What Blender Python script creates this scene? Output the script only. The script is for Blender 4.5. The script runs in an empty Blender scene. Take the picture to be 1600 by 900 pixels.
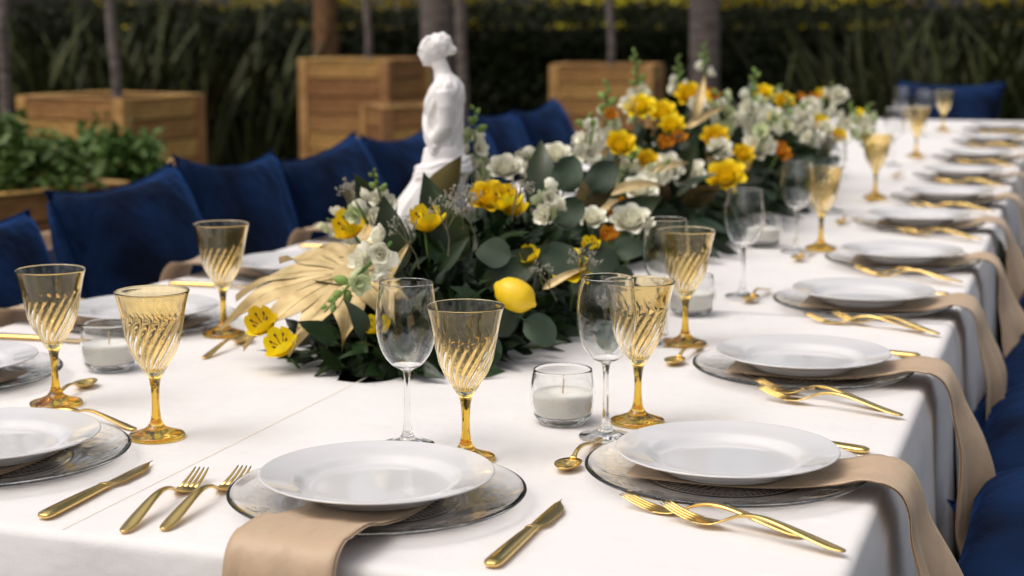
import bpy, bmesh, math, random
from mathutils import Vector, Matrix, noise
PI = math.pi
scene = bpy.context.scene
C = scene.collection
rnd = random.Random(7)

# ------------------------------------------------------------------ camera
CAM = Vector((0.0, 0.0, 1.28)); FPX = 2600.0
PITCH = math.radians(9.155); YAW = math.radians(18.67)
cd = bpy.data.cameras.new('camera'); cam = bpy.data.objects.new('camera', cd); C.objects.link(cam)
cam.location = CAM; cam.rotation_euler = (PI/2 - PITCH, 0, YAW)
cd.sensor_width = 36; cd.lens = FPX/1600*36; cd.clip_start = .05; cd.clip_end = 400
cd.dof.use_dof = True; cd.dof.focus_distance = 1.97; cd.dof.aperture_fstop = 5.0
scene.camera = cam
# ------------------------------------------------------------------ sky, sun, exposure
SUN_EL = math.radians(62); SUN_AZ = math.radians(-136)      # azimuth from +Y towards +X
w = bpy.data.worlds.new('World'); scene.world = w; w.use_nodes = True
nt = w.node_tree; bg = nt.nodes['Background']
sky = nt.nodes.new('ShaderNodeTexSky'); sky.sky_type = 'NISHITA'; sky.sun_disc = False
sky.sun_elevation = SUN_EL; sky.sun_rotation = SUN_AZ
sky.air_density = 1.0; sky.dust_density = 6.0; sky.ozone_density = 1.0
# thin bright cloud spread over the whole sky
tcw = nt.nodes.new('ShaderNodeTexCoord'); nz = nt.nodes.new('ShaderNodeTexNoise')
nz.inputs['Scale'].default_value = 3.4; nz.inputs['Detail'].default_value = 5
cr = nt.nodes.new('ShaderNodeValToRGB'); cr.color_ramp.elements[0].position = .44; cr.color_ramp.elements[1].position = .58
hs = nt.nodes.new('ShaderNodeHueSaturation'); hs.inputs['Saturation'].default_value = .12; hs.inputs['Value'].default_value = 2.3
mx = nt.nodes.new('ShaderNodeMix'); mx.data_type = 'RGBA'
nt.links.new(tcw.outputs['Generated'], nz.inputs['Vector']); nt.links.new(nz.outputs['Fac'], cr.inputs['Fac'])
nt.links.new(sky.outputs['Color'], hs.inputs['Color'])
nt.links.new(cr.outputs['Color'], mx.inputs['Factor']); nt.links.new(sky.outputs['Color'], mx.inputs['A']); nt.links.new(hs.outputs['Color'], mx.inputs['B'])
nt.links.new(mx.outputs['Result'], bg.inputs['Color']); bg.inputs['Strength'].default_value = .15
sd = bpy.data.lights.new('sun', 'SUN'); sun = bpy.data.objects.new('sun', sd); C.objects.link(sun)
sd.energy = 1.35; sd.angle = math.radians(75); sd.color = (1, .87, .75)
sdir = Vector((math.sin(SUN_AZ)*math.cos(SUN_EL), math.cos(SUN_AZ)*math.cos(SUN_EL), math.sin(SUN_EL)))
sun.rotation_euler = sdir.to_track_quat('Z', 'Y').to_euler()
vs = scene.view_settings; vs.view_transform = 'Standard'; vs.look = 'None'; vs.gamma = 1; vs.use_curve_mapping = False
vs.exposure = -0.70
cy = scene.cycles
cy.max_bounces = 20; cy.transmission_bounces = 16; cy.glossy_bounces = 6; cy.diffuse_bounces = 3; cy.transparent_max_bounces = 8
cy.sample_clamp_indirect = 6; cy.use_denoising = True; cy.blur_glossy = .3

# ------------------------------------------------------------------ helpers
TZ = 0.75                                     # table top
_f = Vector((-math.sin(YAW)*math.cos(PITCH), math.cos(YAW)*math.cos(PITCH), -math.sin(PITCH)))
_r = Vector((math.cos(YAW), math.sin(YAW), 0)); _u = _r.cross(_f)
def ray(x, y): return _f + _r*((x-800)/FPX) - _u*((y-450)/FPX)
def on(x, y, z=TZ):                            # point of a horizontal plane
    d = ray(x, y); return CAM + d*((z-CAM.z)/d.z)
def at(x, y, Y):                               # point at a distance Y down the table
    d = ray(x, y); return CAM + d*(Y/d.y)
def smooth(a, b, x):
    t = min(1, max(0, (x-a)/(b-a))); return t*t*(3-2*t)

def mesh(name, v, f, m=None, sm=True, mats=None, idx=None):
    me = bpy.data.meshes.new(name); me.from_pydata(v, [], f)
    if sm: me.polygons.foreach_set('use_smooth', [True]*len(me.polygons))
    for k in (mats or ([m] if m else [])): me.materials.append(k)
    if idx: me.polygons.foreach_set('material_index', idx)
    me.update(); return me
def obj(name, me, parent=None, loc=(0,0,0), rot=(0,0,0), sc=None):
    o = bpy.data.objects.new(name, me); C.objects.link(o); o.parent = parent
    o.location = loc; o.rotation_euler = rot
    if sc is not None: o.scale = (sc, sc, sc) if isinstance(sc, (int, float)) else sc
    return o
def tag(o, label=None, cat=None, group=None, kind=None):
    if label: o['label'] = label
    if cat: o['category'] = cat
    if group: o['group'] = group
    if kind: o['kind'] = kind
    return o
def empty(name, loc=(0,0,0), rz=0): 
    o = obj(name, None, None, loc, (0,0,rz)); o.empty_display_size = .05; return o
def basis(zdir, xdir=None, loc=(0,0,0), s=1.0):
    z = Vector(zdir).normalized(); x = Vector(xdir) if xdir is not None else Vector((1,.13,.2))
    y = z.cross(x)
    if y.length < 1e-5: y = z.cross(Vector((.3,1,.1)))
    y.normalize(); x = y.cross(z)
    M = Matrix((x, y, z)).transposed().to_4x4(); M = M @ Matrix.Scale(s, 4); M.translation = Vector(loc); return M

def boxvf(c, s, bev=0.0):
    bm = bmesh.new(); bmesh.ops.create_cube(bm, size=1)
    for v in bm.verts: v.co = Vector((v.co.x*s[0]+c[0], v.co.y*s[1]+c[1], v.co.z*s[2]+c[2]))
    if bev: bmesh.ops.bevel(bm, geom=bm.edges[:], offset=bev, segments=2, affect='EDGES', profile=.6)
    bm.verts.ensure_lookup_table(); bm.verts.index_update()
    v = [tuple(q.co) for q in bm.verts]; f = [[q.index for q in p.verts] for p in bm.faces]; bm.free(); return v, f
def box(name, c, s, m, parent=None, bev=.004, loc=(0,0,0), rz=0):
    v, f = boxvf(c, s, bev); return obj(name, mesh(name, v, f, m, sm=False), parent, loc, (0,0,rz))
def lathe(prof, seg=64, mod=None):
    """prof: (r, z) list; mod(i, th, r, z)->r,z ; r=0 becomes a pole"""
    v, f, rows = [], [], []
    for i, (r, z) in enumerate(prof):
        if r <= 1e-7: rows.append([len(v)]); v.append((0,0,z)); continue
        row = []
        for k in range(seg):
            th = 2*PI*k/seg; rr, zz = (r, z) if mod is None else mod(i, th, r, z)
            row.append(len(v)); v.append((rr*math.cos(th), rr*math.sin(th), zz))
        rows.append(row)
    for a, b in zip(rows, rows[1:]):
        if len(a) == 1 and len(b) == 1: continue
        for k in range(seg):
            k2 = (k+1) % seg
            if len(a) == 1: f.append((a[0], b[k2], b[k]))
            elif len(b) == 1: f.append((a[k], a[k2], b[0]))
            else: f.append((a[k], a[k2], b[k2], b[k]))
    return v, f
def spline(pts, n):
    """Catmull-Rom through points of any dimension"""
    P = [Vector(p) if len(p) < 5 else p for p in pts]; P = [P[0]*2-P[1]] + P + [P[-1]*2-P[-2]]
    out = []
    for i in range(1, len(P)-2):
        for k in range(n):
            t = k/n; a, b, c, d = P[i-1], P[i], P[i+1], P[i+2]
            out.append(((b*2) + (c-a)*t + (a*2-b*5+c*4-d)*t*t + (b*3-a-c*3+d)*t**3)*.5)
    out.append(P[-2]); return out
def tube(path, rad, seg=6, cap=True):
    v, f = [], []; n = len(path); up = Vector((.1,.2,1))
    for i, p in enumerate(path):
        p = Vector(p); d = (Vector(path[min(i+1,n-1)])-Vector(path[max(i-1,0)])).normalized()
        a = d.cross(up)
        if a.length < 1e-3: a = d.cross(Vector((1,0,0)))
        a.normalize(); b = d.cross(a); r = rad[i] if isinstance(rad, (list, tuple)) else rad
        for k in range(seg):
            t = 2*PI*k/seg; v.append(tuple(p + a*(r*math.cos(t)) + b*(r*math.sin(t))))
    for i in range(n-1):
        for k in range(seg):
            k2 = (k+1)%seg; f.append((i*seg+k, i*seg+k2, (i+1)*seg+k2, (i+1)*seg+k))
    if cap: f.append(tuple(range(seg))[::-1]); f.append(tuple((n-1)*seg+k for k in range(seg)))
    return v, f
def loft(st, seg=12, p=2.4):
    """st: (x, y, z, halfwidth, halfthick); closed superellipse sections across x"""
    v, f = [], []
    for (x, y, z, a, b) in st:
        for k in range(seg):
            t = 2*PI*k/seg; c, s = math.cos(t), math.sin(t)
            v.append((x, y + a*math.copysign(abs(c)**(2/p), c), z + b*math.copysign(abs(s)**(2/p), s)))
    n = len(st)
    for i in range(n-1):
        for k in range(seg):
            k2 = (k+1)%seg; f.append((i*seg+k, (i+1)*seg+k, (i+1)*seg+k2, i*seg+k2))
    f.append(tuple(range(seg))); f.append(tuple((n-1)*seg+k for k in range(seg))[::-1])
    return v, f
class MB:
    def __init__(s): s.v, s.f, s.i = [], [], []
    def add(s, vf, M=None, mi=0):
        o = len(s.v); v, f = vf
        s.v += [tuple(M @ Vector(q)) for q in v] if M is not None else [tuple(q) for q in v]
        s.f += [tuple(k+o for k in q) for q in f]; s.i += [mi]*len(f); return s
    def mesh(s, name, mats, sm=True):
        mats = mats if isinstance(mats, list) else [mats]
        return mesh(name, s.v, s.f, None, sm, mats, s.i if len(mats) > 1 else None)

# ------------------------------------------------------------------ materials
def mat(name, col, rough=.5, metal=0., spec=.5, trans=0., ior=1.5, sheen=0., coat=0., sss=0.):
    m = bpy.data.materials.new(name); m.use_nodes = True; b = m.node_tree.nodes['Principled BSDF']
    b.inputs['Base Color'].default_value = (*col, 1); b.inputs['Roughness'].default_value = rough
    b.inputs['Metallic'].default_value = metal; b.inputs['Specular IOR Level'].default_value = spec
    b.inputs['Transmission Weight'].default_value = trans; b.inputs['IOR'].default_value = ior
    b.inputs['Sheen Weight'].default_value = sheen; b.inputs['Coat Weight'].default_value = coat
    b.inputs['Subsurface Weight'].default_value = sss
    if sss: b.inputs['Subsurface Radius'].default_value = (.02,.014,.008); b.inputs['Subsurface Scale'].default_value = .5
    return m
def N(m, t, **kw):
    n = m.node_tree.nodes.new(t)
    for k, v in kw.items():
        if k in n.inputs: n.inputs[k].default_value = v
        else: setattr(n, k, v)
    return n
def L(m, a, b): m.node_tree.links.new(a, b)
def B(m): return m.node_tree.nodes['Principled BSDF']
def noise_fac(m, scale, detail=4, coord='Object', stretch=None):
    tc = N(m, 'ShaderNodeTexCoord'); n = N(m, 'ShaderNodeTexNoise', Scale=scale, Detail=detail)
    if stretch:
        mp = N(m, 'ShaderNodeMapping'); mp.inputs['Scale'].default_value = stretch
        L(m, tc.outputs[coord], mp.inputs['Vector']); L(m, mp.outputs['Vector'], n.inputs['Vector'])
    else: L(m, tc.outputs[coord], n.inputs['Vector'])
    return n.outputs['Fac']
def ramp(m, fac, stops):
    r = N(m, 'ShaderNodeValToRGB'); e = r.color_ramp.elements
    while len(e) < len(stops): e.new(.5)
    for k, (p, c) in zip(e, stops): k.position = p; k.color = (*c, 1)
    L(m, fac, r.inputs['Fac']); return r.outputs['Color']
def bump(m, h, strength, dist, prev=None):
    b = N(m, 'ShaderNodeBump', Strength=strength, Distance=dist); L(m, h, b.inputs['Height'])
    if prev is not None: L(m, prev, b.inputs['Normal'])
    return b.outputs['Normal']
def vary(m, stops, scale, detail=4, coord='Object', stretch=None):
    fac = noise_fac(m, scale, detail, coord, stretch); L(m, ramp(m, fac, stops), B(m).inputs['Base Color']); return fac
def per_object(m, sat=.0, val=.25, hue=0.):
    """small colour change from one object to the next, after whatever feeds the base colour"""
    oi = N(m, 'ShaderNodeObjectInfo'); h = N(m, 'ShaderNodeHueSaturation')
    bc = B(m).inputs['Base Color']
    if bc.links: L(m, bc.links[0].from_socket, h.inputs['Color'])
    else: h.inputs['Color'].default_value = bc.default_value
    mr = N(m, 'ShaderNodeMapRange'); mr.inputs['To Min'].default_value = 1-val; mr.inputs['To Max'].default_value = 1+val
    L(m, oi.outputs['Random'], mr.inputs['Value']); L(m, mr.outputs['Result'], h.inputs['Value'])
    if hue:
        mr2 = N(m, 'ShaderNodeMapRange'); mr2.inputs['To Min'].default_value = .5-hue; mr2.inputs['To Max'].default_value = .5+hue
        L(m, oi.outputs['Random'], mr2.inputs['Value']); L(m, mr2.outputs['Result'], h.inputs['Hue'])
    L(m, h.outputs['Color'], bc)

# tablecloth: ribbed off-white cotton with faint wrinkles
M_cloth = mat('cotton_cloth', (.80,.765,.74), .85, spec=.2, sheen=.1)
def cloth_nodes(m):
    vary(m, [(.3,(.765,.73,.71)), (.7,(.815,.78,.755))], 6, 5)
    tc = N(m, 'ShaderNodeTexCoord')
    mp = N(m, 'ShaderNodeMapping'); mp.inputs['Rotation'].default_value = (0,0,math.radians(38)); L(m, tc.outputs['Object'], mp.inputs['Vector'])
    wv = N(m, 'ShaderNodeTexWave', Scale=190.0, Distortion=.6, Detail=1.0); L(m, mp.outputs['Vector'], wv.inputs['Vector'])
    n1 = bump(m, wv.outputs['Fac'], .25, .0006)
    wz = N(m, 'ShaderNodeTexWave', Scale=210.0, Distortion=.4); wz.bands_direction = 'Z'; L(m, tc.outputs['Object'], wz.inputs['Vector'])
    n1 = bump(m, wz.outputs['Fac'], .2, .0004, n1)
    n2 = bump(m, noise_fac(m, 5.5, 4, stretch=(1,.45,1)), .75, .014, n1)
    n2 = bump(m, noise_fac(m, 22, 4, stretch=(.5,1.3,1)), .5, .003, n2)
    n3 = bump(m, noise_fac(m, 420, 2), .25, .0006, n2)
    L(m, n3, B(m).inputs['Normal'])
cloth_nodes(M_cloth)
M_hem = mat('cotton_seam', (.80,.72,.61), .85, spec=.2)
M_porc = mat('white_porcelain', (.655,.642,.638), .03, spec=.6)
L(M_porc, bump(M_porc, noise_fac(M_porc, 9, 2), .14, .004), B(M_porc).inputs['Normal'])
M_glass = mat('clear_glass', (.985,.99,.985), .0, trans=1, ior=1.5)
M_charger = mat('pressed_glass', (1,.995,.985), .0, trans=1, ior=1.36)
M_amb_b = mat('amber_glass_thin', (1.0,.85,.52), .0, trans=1, ior=1.5)
M_amb_s = mat('amber_glass_thick', (.88,.56,.07), .0, trans=1, ior=1.5)
M_gold = mat('gold_metal', (.83,.58,.20), .17, metal=1)
fz = noise_fac(M_gold, 38, 3, stretch=(.4,1,1)); rr = N(M_gold, 'ShaderNodeMapRange'); rr.inputs['To Min'].default_value = .10; rr.inputs['To Max'].default_value = .26
L(M_gold, fz, rr.inputs['Value']); L(M_gold, rr.outputs['Result'], B(M_gold).inputs['Roughness'])
M_satin = mat('beige_satin', (.52,.365,.235), .42, spec=.4, sheen=.35)
B(M_satin).inputs['Sheen Tint'].default_value = (.9,.75,.55,1)
tcs = N(M_satin, 'ShaderNodeTexCoord'); wvs = N(M_satin, 'ShaderNodeTexWave', Scale=420.0, Distortion=.5); wvs.bands_direction = 'DIAGONAL'; L(M_satin, tcs.outputs['Object'], wvs.inputs['Vector'])
n_s = bump(M_satin, wvs.outputs['Fac'], .12, .0003)
n_s = bump(M_satin, noise_fac(M_satin, 13, 5, stretch=(1,2.2,1)), .75, .007, n_s); L(M_satin, n_s, B(M_satin).inputs['Normal'])
M_wax = mat('white_wax', (.90,.87,.80), .45, spec=.4, sss=.25)
M_wick = mat('wick', (.55,.42,.25), .9)
M_velvet = mat('blue_velvet', (.006,.026,.105), .8, spec=.1, sheen=.75)
B(M_velvet).inputs['Sheen Tint'].default_value = (.02,.10,.36,1); B(M_velvet).inputs['Sheen Roughness'].default_value = .30
vary(M_velvet, [(.38,(.0008,.0032,.012)), (.62,(.005,.022,.078))], 1.5, 3)  # velvet highlights and dark nap put into the colour as random patches
L(M_velvet, bump(M_velvet, noise_fac(M_velvet, 7, 4), .5, .03), B(M_velvet).inputs['Normal'])
M_plaster = mat('white_plaster', (.84,.80,.78), .7, spec=.25)
L(M_plaster, bump(M_plaster, noise_fac(M_plaster, 60, 4), .3, .003), B(M_plaster).inputs['Normal'])
def wood(name, a, b, c, rough=.6):
    m = mat(name, b, rough, spec=.3); fac = vary(m, [(.25,a), (.5,b), (.78,c)], 9, 6, stretch=(1.4,14,14))
    per_object(m, val=.34, hue=.014)
    st2 = ramp(m, noise_fac(m, 3.5, 5, stretch=(1,1,1)), [(.38,(.45,.42,.40)), (.56,(1,1,1))]); mm = N(m, 'ShaderNodeMix', data_type='RGBA', blend_type='MULTIPLY'); mm.inputs['Factor'].default_value = .55
    bc = B(m).inputs['Base Color']; L(m, bc.links[0].from_socket, mm.inputs['A']); L(m, st2, mm.inputs['B']); L(m, mm.outputs['Result'], bc)
    L(m, bump(m, fac, .35, .004), B(m).inputs['Normal']); return m
M_wood = wood('acacia_board', (.24,.11,.032), (.44,.225,.070), (.62,.36,.13))
M_post = wood('acacia_post', (.36,.18,.055), (.52,.28,.095), (.62,.37,.14))
M_bench = wood('bench_timber', (.32,.21,.12), (.44,.30,.18), (.52,.37,.24))
M_soil = mat('soil', (.03,.02,.012), .95); vary(M_soil, [(.3,(.018,.012,.008)), (.7,(.05,.034,.02))], 20)
M_bark = mat('grey_bark', (.16,.13,.11), .9, spec=.2)
fac = vary(M_bark, [(.3,(.10,.08,.07)), (.7,(.22,.18,.16))], 7, 6, stretch=(1,1,5)); L(M_bark, bump(M_bark, fac, .8, .02), B(M_bark).inputs['Normal'])
M_bark2 = mat('brown_bark', (.17,.09,.04), .9, spec=.2)
fac = vary(M_bark2, [(.3,(.09,.045,.02)), (.7,(.26,.14,.065))], 9, 6, stretch=(3,3,1)); L(M_bark2, bump(M_bark2, fac, .8, .02), B(M_bark2).inputs['Normal'])
def leafmat(name, a, b, rough=.45, spec=.4, trans=.0, po=.3, hue=.015, scale=14):
    m = mat(name, a, rough, spec=spec); vary(m, [(.35,a), (.7,b)], scale, 3); per_object(m, val=po, hue=hue)
    if trans:
        t = N(m, 'ShaderNodeBsdfTranslucent'); mxs = N(m, 'ShaderNodeMixShader', Fac=trans); out = m.node_tree.nodes['Material Output']
        L(m, B(m).inputs['Base Color'].links[0].from_socket, t.inputs['Color'])
        L(m, B(m).outputs[0], mxs.inputs[1]); L(m, t.outputs[0], mxs.inputs[2]); L(m, mxs.outputs[0], out.inputs['Surface'])
    return m
M_euc = leafmat('eucalyptus_leaf', (.036,.056,.034), (.075,.100,.065), .6, .2)
M_mag_t = leafmat('magnolia_top', (.014,.026,.007), (.032,.048,.012), .3, .4)
M_mag_b = leafmat('magnolia_underside', (.055,.042,.012), (.10,.065,.018), .6, .25)
M_dark = leafmat('ruscus_leaf', (.012,.026,.007), (.028,.052,.014), .36, .35)
M_fill = leafmat('filler_leaf', (.008,.017,.005), (.020,.036,.010), .5, .2)
M_bud = leafmat('green_bud', (.19,.30,.06), (.32,.42,.12), .5, .35, .15)
M_stem = leafmat('flower_stem', (.09,.16,.035), (.14,.22,.06), .5, .3)
M_goldleaf = mat('gold_sprayed_leaf', (.52,.36,.13), .5, metal=.3, spec=.4); vary(M_goldleaf, [(.3,(.36,.25,.10)), (.5,(.56,.42,.20)), (.72,(.64,.49,.25))], 22, 6)
L(M_goldleaf, bump(M_goldleaf, noise_fac(M_goldleaf, 40, 4), .3, .003), B(M_goldleaf).inputs['Normal'])
M_yel = leafmat('yellow_petal', (.95,.69,.008), (.97,.77,.025), .5, .3, .2, .12, .012, 30)
M_ora = leafmat('orange_petal', (.70,.26,.012), (.80,.36,.02), .5, .3, .2, .15, .012, 30)
M_whi = leafmat('white_petal', (.90,.87,.70), (.94,.92,.79), .55, .3, .2, .06, .0, 30)
M_pale = leafmat('pale_green_petal', (.62,.68,.38), (.74,.76,.52), .55, .3, .2, .1, .01, 30)
M_anther = mat('dark_anther', (.09,.035,.01), .8)
M_lemon = mat('lemon_skin', (.84,.55,.01), .38, spec=.45); L(M_lemon, bump(M_lemon, noise_fac(M_lemon, 260, 2), .35, .002), B(M_lemon).inputs['Normal'])
M_sprig = mat('dried_sprig', (.16,.15,.09), .9)
M_sprigw = mat('dried_sprig_bloom', (.36,.34,.27), .9)
M_hedge = leafmat('hedge_leaf', (.008,.012,.003), (.018,.024,.006), .6, .12)
M_hcore = mat('hedge_core', (.006,.008,.003), .95, spec=.1)
M_strap = leafmat('strap_leaf', (.012,.018,.005), (.075,.078,.026), .55, .12, .0, .6, .02, 4)
M_shrub = leafmat('shrub_leaf', (.075,.15,.028), (.14,.24,.05), .5, .35, .1)
M_crown = leafmat('tree_leaf', (.03,.05,.012), (.06,.085,.02), .5, .3, .1)
M_sunny = leafmat('sun_tinted_yellow_leaf', (.55,.44,.010), (.74,.60,.02), .5, .3, .3)  # glow of sunlit foliage put into the leaf colour
M_ground = mat('ground_cover', (.02,.022,.010), .95, spec=.1); vary(M_ground, [(.3,(.012,.013,.006)), (.7,(.03,.034,.014))], 3, 8)
L(M_ground, bump(M_ground, noise_fac(M_ground, 40, 5), .8, .03), B(M_ground).inputs['Normal'])
M_paint = mat('table_timber', (.30,.2,.12), .6)

# ================================================================== SETTING
gv = [(-90,-40,0),(90,-40,0),(90,140,0),(-90,140,0)]
tag(obj('ground', mesh('ground', gv, [(0,1,2,3)], M_ground)), kind='structure')

# ================================================================== TABLE AND CLOTHS
XL, XR, YF, YB = -1.77, -0.185, 1.437, 9.35
SEAMY = 2.985
t = tag(empty('banquet_table', (-.98, 5.4, 0)), 'very long banquet table hidden under white cloths', 'table')
box('table_top', (0,0,.722), (XR-XL-.05, YB-YF-.05, .028), M_paint, t)
for yy in (-3.6, -1.2, 1.2, 3.6):
    for xx in (-.6, .6): box('leg', (xx, yy, .352), (.07,.07,.700), M_paint, t)

def cloth(name, y0, y1, zt, front, back, seed, drop=.44, flare=False):
    """draped cloth: top sheet, rounded edge, hanging folds; open ends where it meets its neighbour"""
    loop = []; step = .025; rc = .03        # outline with outward normals
    def seg(a, b, n):
        a, b = Vector(a), Vector(b); k = max(2, int((b-a).length/step))
        for i in range(k): loop.append((a.lerp(b, i/k), Vector(n)))
    def corner(c, a0):
        for i in range(7):
            a = a0 + PI/2*i/6; n = Vector((math.cos(a), math.sin(a))); loop.append((Vector(c)+n*rc, n))
    x0, x1 = XL, XR
    if front: corner((x0+rc, y0+rc), PI); seg((x0+rc+.01, y0), (x1-rc-.01, y0), (0,-1)); corner((x1-rc, y0+rc), -PI/2)
    yy0, yy1 = (y0+rc+.01 if front else y0), (y1-rc-.01 if back else y1)
    right0 = len(loop); seg((x1, yy0), (x1, yy1), (1,0)); loop.append((Vector((x1, yy1)), Vector((1,0)))); right1 = len(loop)
    if back: corner((x1-rc, y1-rc), 0); seg((x1-rc-.01, y1), (x0+rc+.01, y1), (0,1)); corner((x0+rc, y1-rc), PI/2)
    seg((x0, yy1), (x0, yy0), (-1,0)); loop.append((Vector((x0, yy0)), Vector((-1,0))))
    v, f = [], []; re = .014
    prof = [(-.029,0)] + [(-re+re*math.sin(a), -re+re*math.cos(a)) for a in [PI/2*k/5 for k in range(6)]] + [(None, d) for d in (.04,.08,.13,.18,.24,.30,.36,.41,drop)]
    n = len(loop); rows = []
    for (o, dz) in prof:
        row = []
        for k, (p, nn) in enumerate(loop):
            if o is not None: q = p + nn*o; z = zt+dz
            else:
                d = dz; s = noise.noise((p.x*3.1+seed, p.y*3.1, seed*1.7)); s2 = noise.noise((p.x*7.3, p.y*7.3+seed, 3.1))
                diag = abs(nn.x*nn.y)*2; endf = 0
                if flare and p.y < y0+.45: endf = (1-(p.y-y0)/.45)
                out = .006 + d*(.05 + .10*s + .06*s2) + diag*d*.42 + max(0,endf)**1.5*d*.35
                out = max(out, .004+.02*d); q = p + nn*out
                z = zt - d + .012*s2*d
            row.append(len(v)); v.append((q.x, q.y, z))
        rows.append(row)
    closed = front and back
    for a, b in zip(rows, rows[1:]):
        for k in range(n if closed else n-1):
            k2 = (k+1)%n
            # the open ends have no hanging side
            if not front and k2 == 0: continue
            if not closed and loop[k][1].x*loop[k2][1].x < 0 and abs(loop[k][0].x-loop[k2][0].x) > .5 and not (loop[k][1].y or loop[k2][1].y): 
                if a is not rows[0]: continue
                continue
            f.append((a[k], b[k], b[k2], a[k2]))
    # top sheet as a grid between the inner loop limits
    nx, ny = 40, max(8, int((y1-y0)/.05)); g0 = len(v)
    ya, yb = (y0+.10 if front else y0), (y1-.10 if back else y1)
    # fill with the inner ring polygon
    f.append(tuple(rows[0]))
    me = mesh(name, v, f, M_cloth)
    o = obj(name, me); sol = o.modifiers.new('thick', 'SOLIDIFY'); sol.thickness = .0012; sol.offset = -1
    return o
c1 = tag(cloth('tablecloth', YF, SEAMY, TZ, True, False, 1.3), 'ribbed off white tablecloth over the near end of the table', 'tablecloth')
c2 = tag(cloth('tablecloth', SEAMY-.12, 4.62, TZ-.0035, False, False, 4.1), 'off white tablecloth over the middle stretch, overlapped by the near one', 'tablecloth')
c3 = tag(cloth('tablecloth', 4.50, YB, TZ-.007, False, True, 8.4, flare=True), 'off white tablecloth over the far end, its corner flaring out', 'tablecloth')
def strip(name, pts, wdt, th, m, parent):
    v, f = [], []
    for (x, y, z) in pts: v += [(x-wdt/2, y, z), (x-wdt/2, y, z+th), (x+wdt/2, y, z+th), (x+wdt/2, y, z)]
    for i in range(len(pts)-1):
        for k in range(4): f.append((i*4+k, i*4+(k+1)%4, i*4+4+(k+1)%4, i*4+4+k))
    return obj(name, mesh(name, v, f, m, sm=False), parent)
strip('seam', [(-.989, YF+.012, TZ+.0002), (-.989, 2.2, TZ+.0002), (-.989, SEAMY, TZ+.0001)], .0020, .0002, M_hem, c1)

# ================================================================== TABLEWARE MESHES
def sampled(ctrl, n): return [(max(0,p[0]), p[1]) for p in spline([(a,b,0) for a,b in ctrl], n)]
# --- amber goblet (open joints between foot, stem and bowl)
GB = [(.0115,.083),(.0150,.0895),(.0205,.0985),(.0280,.1105),(.0335,.125),(.0375,.145),(.0415,.167),(.0447,.181),(.0473,.190)]
outer = sampled(GB, 6); wall = .0017
inner = []
for i, (r, z) in enumerate(outer):
    if z > .0905: inner.append((r-wall, z+.0004 if i < len(outer)-1 else z))
inner = [p for p in inner if p[1] < .1895]
bprof = outer + [(.0474,.1905),(.0472,.1911),(.0466,.1913),(.0460,.1910),(.0457,.1904)] + inner[::-1] + [(.010,.0885),(0,.0878)]
NF = 20
def flute(i, th, r, z):
    if z > .172 or z < .086 or r < .008: return r, z
    ph = math.cos(NF*(th - 15*(z-.09))); lim = smooth(.128, .170, z) + (1-smooth(.086,.094,z))
    h = max(0, .5+.5*ph - lim)
    s = 1 if i < len(outer) else -1
    return r - .0020*h if s > 0 else r + .0003*h, z
g_bowl = mesh('goblet_bowl', *lathe(bprof, NF*8, flute), M_amb_b)
sp = sampled([(.0066,.024),(.0050,.036),(.0046,.050),(.0052,.063),(.0068,.074),(.0082,.079),(.0115,.083)], 4)
def facet(i, th, r, z): return r*(1+.035*math.cos(8*th)*smooth(.083,.074,z)), z
g_stem = mesh('goblet_stem', *lathe(sp, 48, facet), M_amb_s)
fp = [(0,.0006),(.02,.0003),(.0335,0),(.0358,.0012),(.0364,.0032),(.0352,.0052)] + sampled([(.0352,.0052),(.025,.0085),(.014,.0130),(.0088,.0185),(.0066,.024)], 4)[1:]
g_foot = mesh('goblet_foot', *lathe(fp, 64), M_amb_s)
# --- clear wine glass
WB = [(.0052,.096),(.0100,.0995),(.0200,.1055),(.0305,.120),(.0365,.138),(.0384,.155),(.0376,.172),(.0355,.190),(.0335,.2075)]
wo = sampled(WB, 6); wi = [(r-.0012, z) for r, z in wo if z > .103 and z < .207]
w_bowl = mesh('wine_bowl', *lathe(wo + [(.0336,.2081),(.0333,.2087),(.0328,.2088),(.0324,.2085),(.0322,.2079)] + wi[::-1] + [(.009,.1025),(0,.1015)], 80), M_glass)
w_stem = mesh('wine_stem', *lathe(sampled([(.0062,.018),(.0043,.032),(.0038,.055),(.0038,.08),(.0043,.09),(.0052,.096)], 4), 40), M_glass)
w_foot = mesh('wine_foot', *lathe([(0,.0006),(.02,.0003),(.0325,0),(.0342,.0010),(.0344,.0022),(.033,.0034)] + sampled([(.033,.0034),(.02,.0060),(.0105,.0105),(.0062,.018)], 4)[1:], 64), M_glass)
def stemware(kind, p, label, group, parts=True):
    o = tag(empty('amber_goblet' if kind == 'a' else 'wine_glass', (p[0], p[1], TZ+.0006), rnd.uniform(0,6.28)), label, 'goblet' if kind == 'a' else 'wine glass', group)
    for nm, me in (('bowl', g_bowl if kind == 'a' else w_bowl), ('stem', g_stem if kind == 'a' else w_stem), ('foot', g_foot if kind == 'a' else w_foot)): obj(nm, me, o)
    return o
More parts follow.
